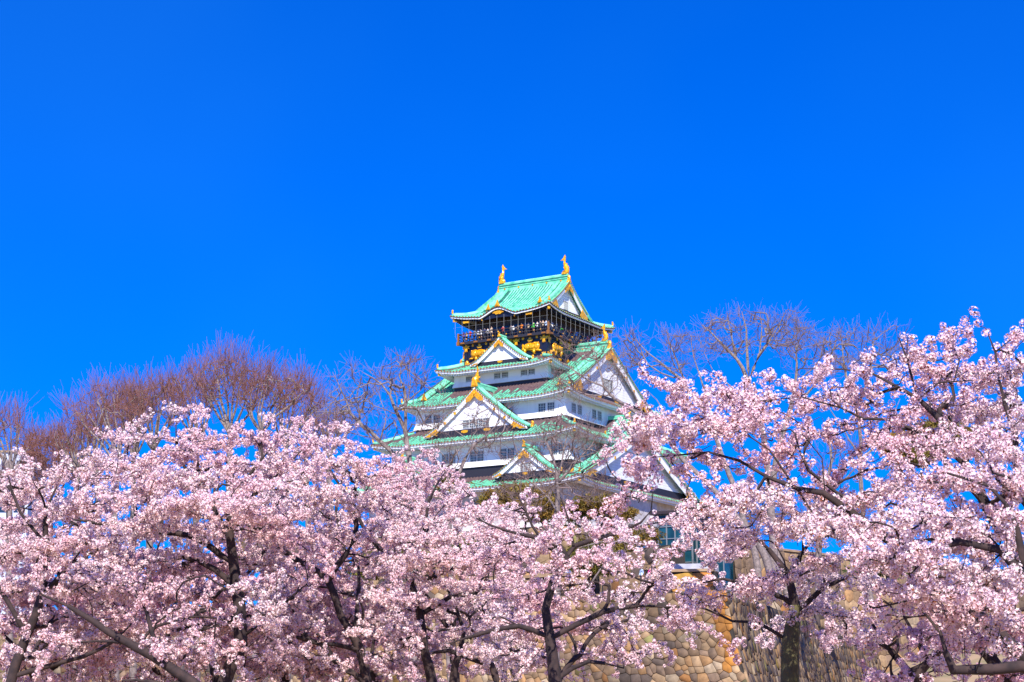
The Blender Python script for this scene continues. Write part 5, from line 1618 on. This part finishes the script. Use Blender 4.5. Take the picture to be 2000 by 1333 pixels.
def fan(x0, y0, top, w, d0, seed, label, n=420, lean=0, mats=BR, n_wh=1.35, L_wh=1.2):
    """vase-shaped zelkova: limbs spread upwards from a low fork"""
    rng = random.Random(seed)
    yb = 1380 + 1.2*3318/d0
    lines = [[(x0, yb, .34), (x0+rng.uniform(-8, 8), (yb+y0)/2, .28), (x0, y0, .22)]]
    H = y0-top
    k = 8; cr = []
    for i in range(k):
        a = -1 + 2*i/(k-1) + rng.uniform(-.10, .10)
        hh = H*(1.0-.22*a*a - rng.uniform(0, .16))
        xt = x0+a*w*.86+lean
        lines.append([(x0, y0, .11), (x0+a*w*.30, y0-hh*.30, .085), (x0+a*w*.62+lean*.5, y0-hh*.62, .05), (xt, y0-hh*.93, .018)])
        cr.append((xt, y0-hh*.80, w*.17, hh*.20, int(n*.075)))
        cr.append((x0+a*w*.66+lean*.6, y0-hh*.55, w*.20, hh*.22, int(n*.035)))
    return bare(d0, lines, cr, seed, label, GB, mats, rtip=.0065, n_wh=n_wh, L_wh=L_wh, up=1.5, lift=.25, spread=.33)
fan(228, 910, 742, 88, 88, 71, 'tall leafless zelkova with reddish twigs left of the highest blossom tip', lean=-18, n=460)
fan(300, 880, 724, 72, 90, 72, 'dense leafless tree with brown twigs just left of the tallest bare crown', n=460)
fan(450, 850, 676, 82, 89, 73, 'tallest leafless tree on the left, a reddish vase of fine twigs', n=620)
fan(512, 850, 712, 78, 86, 74, 'leafless tree leaning right with pale grey limbs', lean=28, n=420)
fan(20, 930, 785, 62, 92, 75, 'leafless tree at the left edge in front of the pale building', lean=-12, n=330)
fan(150, 930, 810, 55, 96, 76, 'low leafless tree over the purple thicket', n=260)
fan(598, 900, 800, 50, 100, 77, 'small thin leafless tree between the tall bare crown and the grey bare trees', n=170)
fan(188, 930, 765, 60, 94, 171, 'leafless tree with a leaning crown over the left end of the twig mass', n=240, lean=16)
fan(262, 900, 735, 46, 97, 172, 'narrow leafless tree between the reddish crown and the dense brown crown', n=220, lean=-8)
fan(385, 880, 700, 56, 93, 173, 'leafless tree with steep reddish limbs left of the tallest bare crown', n=260, lean=-14)
fan(560, 880, 735, 54, 92, 174, 'leafless tree leaning right beside the pale grey limbs', n=240, lean=22)
fan(645, 900, 790, 44, 98, 175, 'low thin leafless tree just left of the grey bare trees', n=160, lean=6)
bare(105, [[(95,1420,.2),(98,1000,.12),(100,930,.06)],[(98,990,.08),(70,930,.04)],[(98,990,.08),(135,930,.04)]], [(95,895,55,42,380),(150,920,40,30,120),(30,950,55,38,200)], 78, 'dense purple brown thicket of twigs beside the pale building', GB, [M['twig_red'], M['twig_red']], rtip=.009, L_wh=1.2)
# grey bare trees at the left end of the keep
bare(80, [
  [(812,1440,.30),(808,1150,.24),(808,1000,.20),(800,895,.17),(788,840,.14),(772,802,.11),(760,778,.08),(742,755,.05),(706,728,.02)],
  [(800,890,.13),(795,840,.11),(793,795,.09),(786,755,.06),(780,735,.03),(786,700,.015)],
  [(808,985,.13),(790,925,.11),(742,864,.09),(702,830,.08),(680,806,.06),(670,775,.045),(645,722,.02)],
  [(702,830,.05),(697,780,.04),(705,740,.02)], [(772,802,.05),(820,760,.03),(838,720,.015)], [(790,925,.06),(690,900,.04),(640,860,.02)],
  [(793,795,.05),(800,745,.04),(798,705,.015)], [(742,864,.05),(755,810,.035),(745,780,.02)]],
  [(690,765,60,52,110),(790,738,52,44,120),(740,830,85,48,110),(650,830,40,50,50),(840,790,36,60,50)], 81,
  'grey leafless tree with spreading limbs across the left end of the keep', GB, BG, rtip=.007, L_wh=.7, n_wh=1.6)
bare(74, [
  [(878,1440,.22),(880,1150,.17),(884,1000,.13),(900,925,.10),(928,872,.075),(950,860,.06),(972,836,.03),(985,800,.012)],
  [(882,960,.07),(876,915,.055),(886,890,.045),(906,868,.03),(930,838,.02),(930,800,.01)], [(928,872,.03),(900,850,.02),(870,830,.01)],[(950,860,.03),(1000,850,.02),(1030,870,.01)]],
  [(900,850,62,60,90),(960,825,50,50,70),(860,900,40,40,50),(1000,880,50,40,50)], 82,
  'slim leafless tree curving right in front of the lower castle walls', GB, BG, rtip=.006, L_wh=.55, n_wh=1.3)
bare(70, [
  [(1088,1440,.2),(1088,1150,.15),(1086,1000,.11),(1088,945,.09),(1080,900,.06),(1062,860,.03)], [(1088,945,.06),(1127,905,.045),(1150,880,.03),(1175,850,.012)],
  [(1190,905,.04),(1180,890,.035),(1125,877,.03),(1068,879,.012)], [(1086,1000,.05),(1050,950,.03),(1000,920,.012)], [(1088,945,.05),(1100,880,.035),(1112,830,.012)]],
  [(1105,850,66,36,190),(1062,905,60,40,110),(1150,880,46,40,100),(1040,965,80,34,140),(1140,950,60,36,90)], 83,
  'bushy leafless tree with mauve twigs before the corner of the lower castle tiers', GB, BG, rtip=.006, L_wh=.55, n_wh=1.3)
# grey bare trees right of the keep
bare(150, [
  [(1540,1450,.30),(1520,1250,.27),(1490,1080,.23),(1440,1010,.19),(1386,946,.16),(1332,898,.14),(1310,862,.12),(1255,812,.10),(1200,776,.08),(1178,752,.06),(1150,745,.045),(1090,706,.018)],
  [(1178,752,.045),(1166,705,.035),(1152,662,.012)], [(1255,812,.05),(1225,745,.04),(1190,690,.02)], [(1200,776,.035),(1140,770,.025),(1085,740,.01)], [(1310,862,.06),(1300,800,.045),(1262,760,.02)]],
  [(1130,720,60,48,90),(1190,720,50,60,60),(1110,760,46,28,40)], 84,
  'leaning leafless tree whose grey limb crosses the right gable of the keep', GB, BG, rtip=.0055, L_wh=.65, n_wh=1.6, k=2.1, foot=1172)
bare(154, [
  [(1490,1440,.28),(1482,1150,.24),(1470,1050,.2),(1420,910,.16),(1390,832,.13),(1345,766,.11),(1318,738,.09),(1290,712,.07),(1262,690,.045),(1240,668,.02)],
  [(1345,766,.07),(1325,715,.06),(1305,670,.035),(1300,640,.015)], [(1318,738,.06),(1268,712,.04),(1232,640,.015)], [(1390,832,.06),(1375,760,.045),(1355,700,.025),(1350,660,.012)], [(1290,712,.04),(1255,720,.03),(1222,700,.012)]],
  [(1285,690,72,52,130),(1340,700,46,50,60),(1225,690,34,44,40)], 85,
  'leafless tree with a rounded crown between the keep and the tallest bare tree', GB, BG, rtip=.0055, L_wh=.65, n_wh=1.3, k=2.05, foot=1172)
bare(158, [
  [(1530,1440,.34),(1520,1200,.30),(1508,1050,.26),(1498,905,.2),(1480,800,.17),(1462,745,.14),(1440,702,.10),(1408,668,.07),(1376,636,.03)],
  [(1462,745,.10),(1459,700,.085),(1458,650,.06),(1452,610,.02)], [(1462,745,.09),(1482,694,.075),(1512,650,.05),(1534,608,.02)], [(1440,702,.06),(1425,650,.04),(1420,612,.015)],
  [(1482,694,.05),(1490,640,.035),(1486,605,.014)], [(1480,800,.06),(1430,760,.05),(1395,720,.03),(1380,690,.014)]],
  [(1470,652,100,46,240),(1400,665,50,46,80),(1540,650,50,44,80)], 86,
  'tallest leafless tree right of the keep with a broad grey crown', GB, BG, rtip=.0055, L_wh=.65, n_wh=1.4, k=2.15, foot=1172)
bare(160, [
  [(1560,1440,.30),(1540,1200,.27),(1508,1030,.23),(1520,870,.19),(1542,800,.16),(1556,745,.10),(1560,690,.06),(1570,650,.02)],
  [(1542,800,.10),(1590,760,.07),(1620,700,.045),(1640,650,.015)], [(1556,745,.06),(1600,700,.04),(1610,650,.015)]],
  [(1580,690,60,50,100),(1640,690,50,44,60)], 87,
  'leafless tree with a thick pale trunk fork right of the tallest bare tree', GB, BG, rtip=.0055, L_wh=.65, n_wh=1.6, k=2.05, foot=1172)
bare(175, [
  [(1700,1430,.28),(1690,1100,.22),(1680,900,.17),(1672,800,.12),(1650,730,.07),(1640,660,.02)], [(1672,800,.08),(1700,730,.05),(1712,660,.02)], [(1680,900,.09),(1640,830,.06),(1600,760,.03)], [(1680,900,.1),(1730,850,.07),(1760,780,.03)]],
  [(1660,690,80,50,120),(1730,680,50,50,50)], 88,
  'distant thin leafless tree behind the upper cherry branches', GB, BG, rtip=.008, L_wh=.9, n_wh=1.6, k=1.75, foot=1172)
bare(168, [
  [(1600,1430,.26),(1598,1150,.22),(1600,1040,.2),(1612,975,.17),(1625,900,.12),(1620,820,.07)], [(1612,975,.08),(1660,930,.05),(1690,880,.02)], [(1600,1040,.08),(1560,1000,.06),(1530,960,.03)]],
  [(1590,1010,110,40,260),(1640,900,60,40,60),(1480,1030,60,36,160),(1430,1010,50,36,110)], 89,
  'leafless tree with fine purple twigs seen low under the open cherry branches', GB, BR, rtip=.008, L_wh=1.0, n_wh=1.8, k=1.75, foot=1172)
bare(78, [[(480,1450,.2),(500,1250,.16),(520,1120,.1),(530,1060,.05)],[(500,1200,.08),(560,1120,.05),(590,1080,.02)],[(500,1200,.08),(470,1120,.05)]], [(540,1090,70,40,220),(590,1110,40,40,90)], 90,
  'grey brown thicket of bare twigs glimpsed below the left canopy', GB, BG, rtip=.008, L_wh=.9)
bare(150, [[(1120,1220,.12),(1150,1150,.08),(1180,1100,.05)],[(1290,1066,.14),(1240,1063,.13),(1190,1058,.08),(1130,1070,.02)],[(1240,1063,.06),(1225,1035,.03)],[(1180,1100,.05),(1215,1080,.03)]], [(1200,1050,70,30,70),(1140,1090,40,40,40)], 91,
  'bare grey branch of a shrub before the platform wall', GB, BG, rtip=.012, L_wh=1.0, n_wh=.8)

bare(46, [[(352,1500,.24),(355,1330,.20),(358,1240,.185),(362,1160,.165),(372,1120,.12),(392,1080,.08),(410,1000,.04)],[(362,1165,.10),(350,1110,.08),(340,1050,.05)]], [(390,1040,40,40,30),(340,1040,40,40,25)], 92,
  'thick pale grey trunk of a leafless tree behind the upright cherry trunk', GB, BG, rtip=.006, L_wh=.6, n_wh=.6)
# evergreens: clumps of short needles on a limbed trunk
M['needle'] = attr_mat('olive_needles', .75, noise=0, trans=.15)
def needle_template(seed, n=16, L=.30):
    rng = np.random.default_rng(seed); V, F_, C = [], [], []
    for i in range(n):
        d = rng.normal(0, 1, 3); d[2] = abs(d[2])*.8; d /= np.linalg.norm(d)
        a = np.cross(d, rng.normal(0, 1, 3)); a /= np.linalg.norm(a)
        b = len(V); l = L*rng.uniform(.6, 1.1)
        V += [d*.03, d*l*.6 + a*.035, d*l, d*l*.6 - a*.035]; k = rng.uniform(.7, 1.2)
        C += [(1*k, 1*k, 1*k)]*4; F_.append((b, b+1, b+2, b+3))
    return np.array(V), np.array(F_), np.array(C)
T_NDL = [needle_template(400+i) for i in range(3)]
def evergreen(d0, base, crowns, seed, label, tone=(.155,.100,.012), size=1.0, name='evergreen_tree', cat='tree', dens=1.0):
    g = Grower(seed); rng = np.random.default_rng(seed)
    xb, yb = base; cx, cy = crowns[0][0], crowns[0][1]
    L = lines_from_px([[(xb, yb, .22), ((xb+cx)/2, (yb+cy)/2+6, .17), (cx, cy, .08)]], d0); g.skeleton(L, .5, .05)
    A = []
    for (x, y, rx, ry, m) in crowns:
        for _ in range(int(m*dens)):
            a = rng.uniform(0, 2*pi); b = rng.uniform(0, 1)**.5
            A.append(at(x+rx*b*cos(a), y+ry*b*sin(a), d0+rng.normal(0, rx*d0/3318*.5))[:])
    A = np.array(A); g.grow(A, step=.5, kang=.4, wpl=.02, lift=.1, wob=.05); g.radii(.012)
    tr = empty(name, L[0][0][:3]); loc = np.array(L[0][0][:3]); g.P[:g.n] -= loc; tag(tr, label, cat, 'evergreens around the keep')
    link('trunk', g.mesh('trunk', [M['bark_cherry']], .05, (6, 3)), tr)
    tips = g.P[:g.n][g.tip[:g.n]]
    pos = np.repeat(tips, 16, 0); pos = pos + rng.normal(0, 1, pos.shape)*np.array([.42, .42, .20])*size
    tn = 1.45*np.array(tone)[None]*np.exp(rng.normal(0, .22, (len(pos), 1)))*np.repeat(np.exp(rng.normal(0, .18, (len(tips), 1))), 16, 0)
    tn[:, 0] *= np.repeat(rng.uniform(.75, 1.2, len(tips)), 16)
    V, F_, C = scatter(T_NDL, pos, rng, rng.uniform(.8, 1.3, len(pos))*size, tn)
    link('foliage', np_mesh('foliage', V, F_.ravel(), np.full(len(F_), 4), [M['needle']], attr=C), tr)
    return tr
evergreen(168, (1030,1085), [(1030,985,58,26,110),(985,978,40,22,50),(1070,1000,40,20,50)], 301, 'olive evergreen before the lowest castle wall, directly above the forked cherry trunk')
evergreen(165, (1165,1080), [(1165,990,44,18,80),(1210,1004,34,14,40),(1120,1002,30,16,36)], 302, 'olive evergreen under the right eaves of the lowest castle tier')
evergreen(160, (1200,1120), [(1215,1056,48,18,90),(1255,1046,28,14,40),(1160,1066,30,16,40)], 303, 'olive evergreen behind the bare grey branch left of the glass tower')
evergreen(152, (1150,1135), [(1150,1092,56,22,100),(1185,1105,36,14,50)], 304, 'low green shrub on top of the parapet behind the forked cherry trunk', tone=(.11,.10,.012), name='evergreen_shrub', cat='shrub')
evergreen(150, (930,1140), [(920,1085,70,28,130),(780,1100,60,26,70),(720,1110,40,20,40)], 305, 'long olive hedge on the wall seen through the middle blossoms', tone=(.12,.10,.012), name='evergreen_hedge', cat='hedge')
evergreen(110, (1765,960), [(1752,868,24,20,60),(1765,890,20,16,30)], 306, 'small round orange olive evergreen crown under the open cherry branch', tone=(.20,.10,.008))
evergreen(105, (1850,960), [(1840,850,40,30,90),(1800,880,30,20,50),(1640,1030,26,14,40)], 307, 'olive evergreen behind the thick upper cherry limb', tone=(.14,.09,.012))
evergreen(95, (1735,1160), [(1730,1098,50,14,90)], 308, 'dark green shrub glimpsed under the right canopy', tone=(.06,.085,.012), name='evergreen_shrub', cat='shrub')
evergreen(120, (560,1200), [(540,1060,60,26,110),(500,1085,40,20,50)], 309, 'olive brown evergreen glimpsed below the left canopy', tone=(.15,.09,.02))
evergreen(140, (880,1170), [(880,945,18,10,24),(1010,960,20,8,24)], 310, 'evergreen tips just above the middle blossoms', tone=(.15,.10,.015), dens=.8)
print('blossom clusters', cherry.count, 'bare nodes', bare.count)
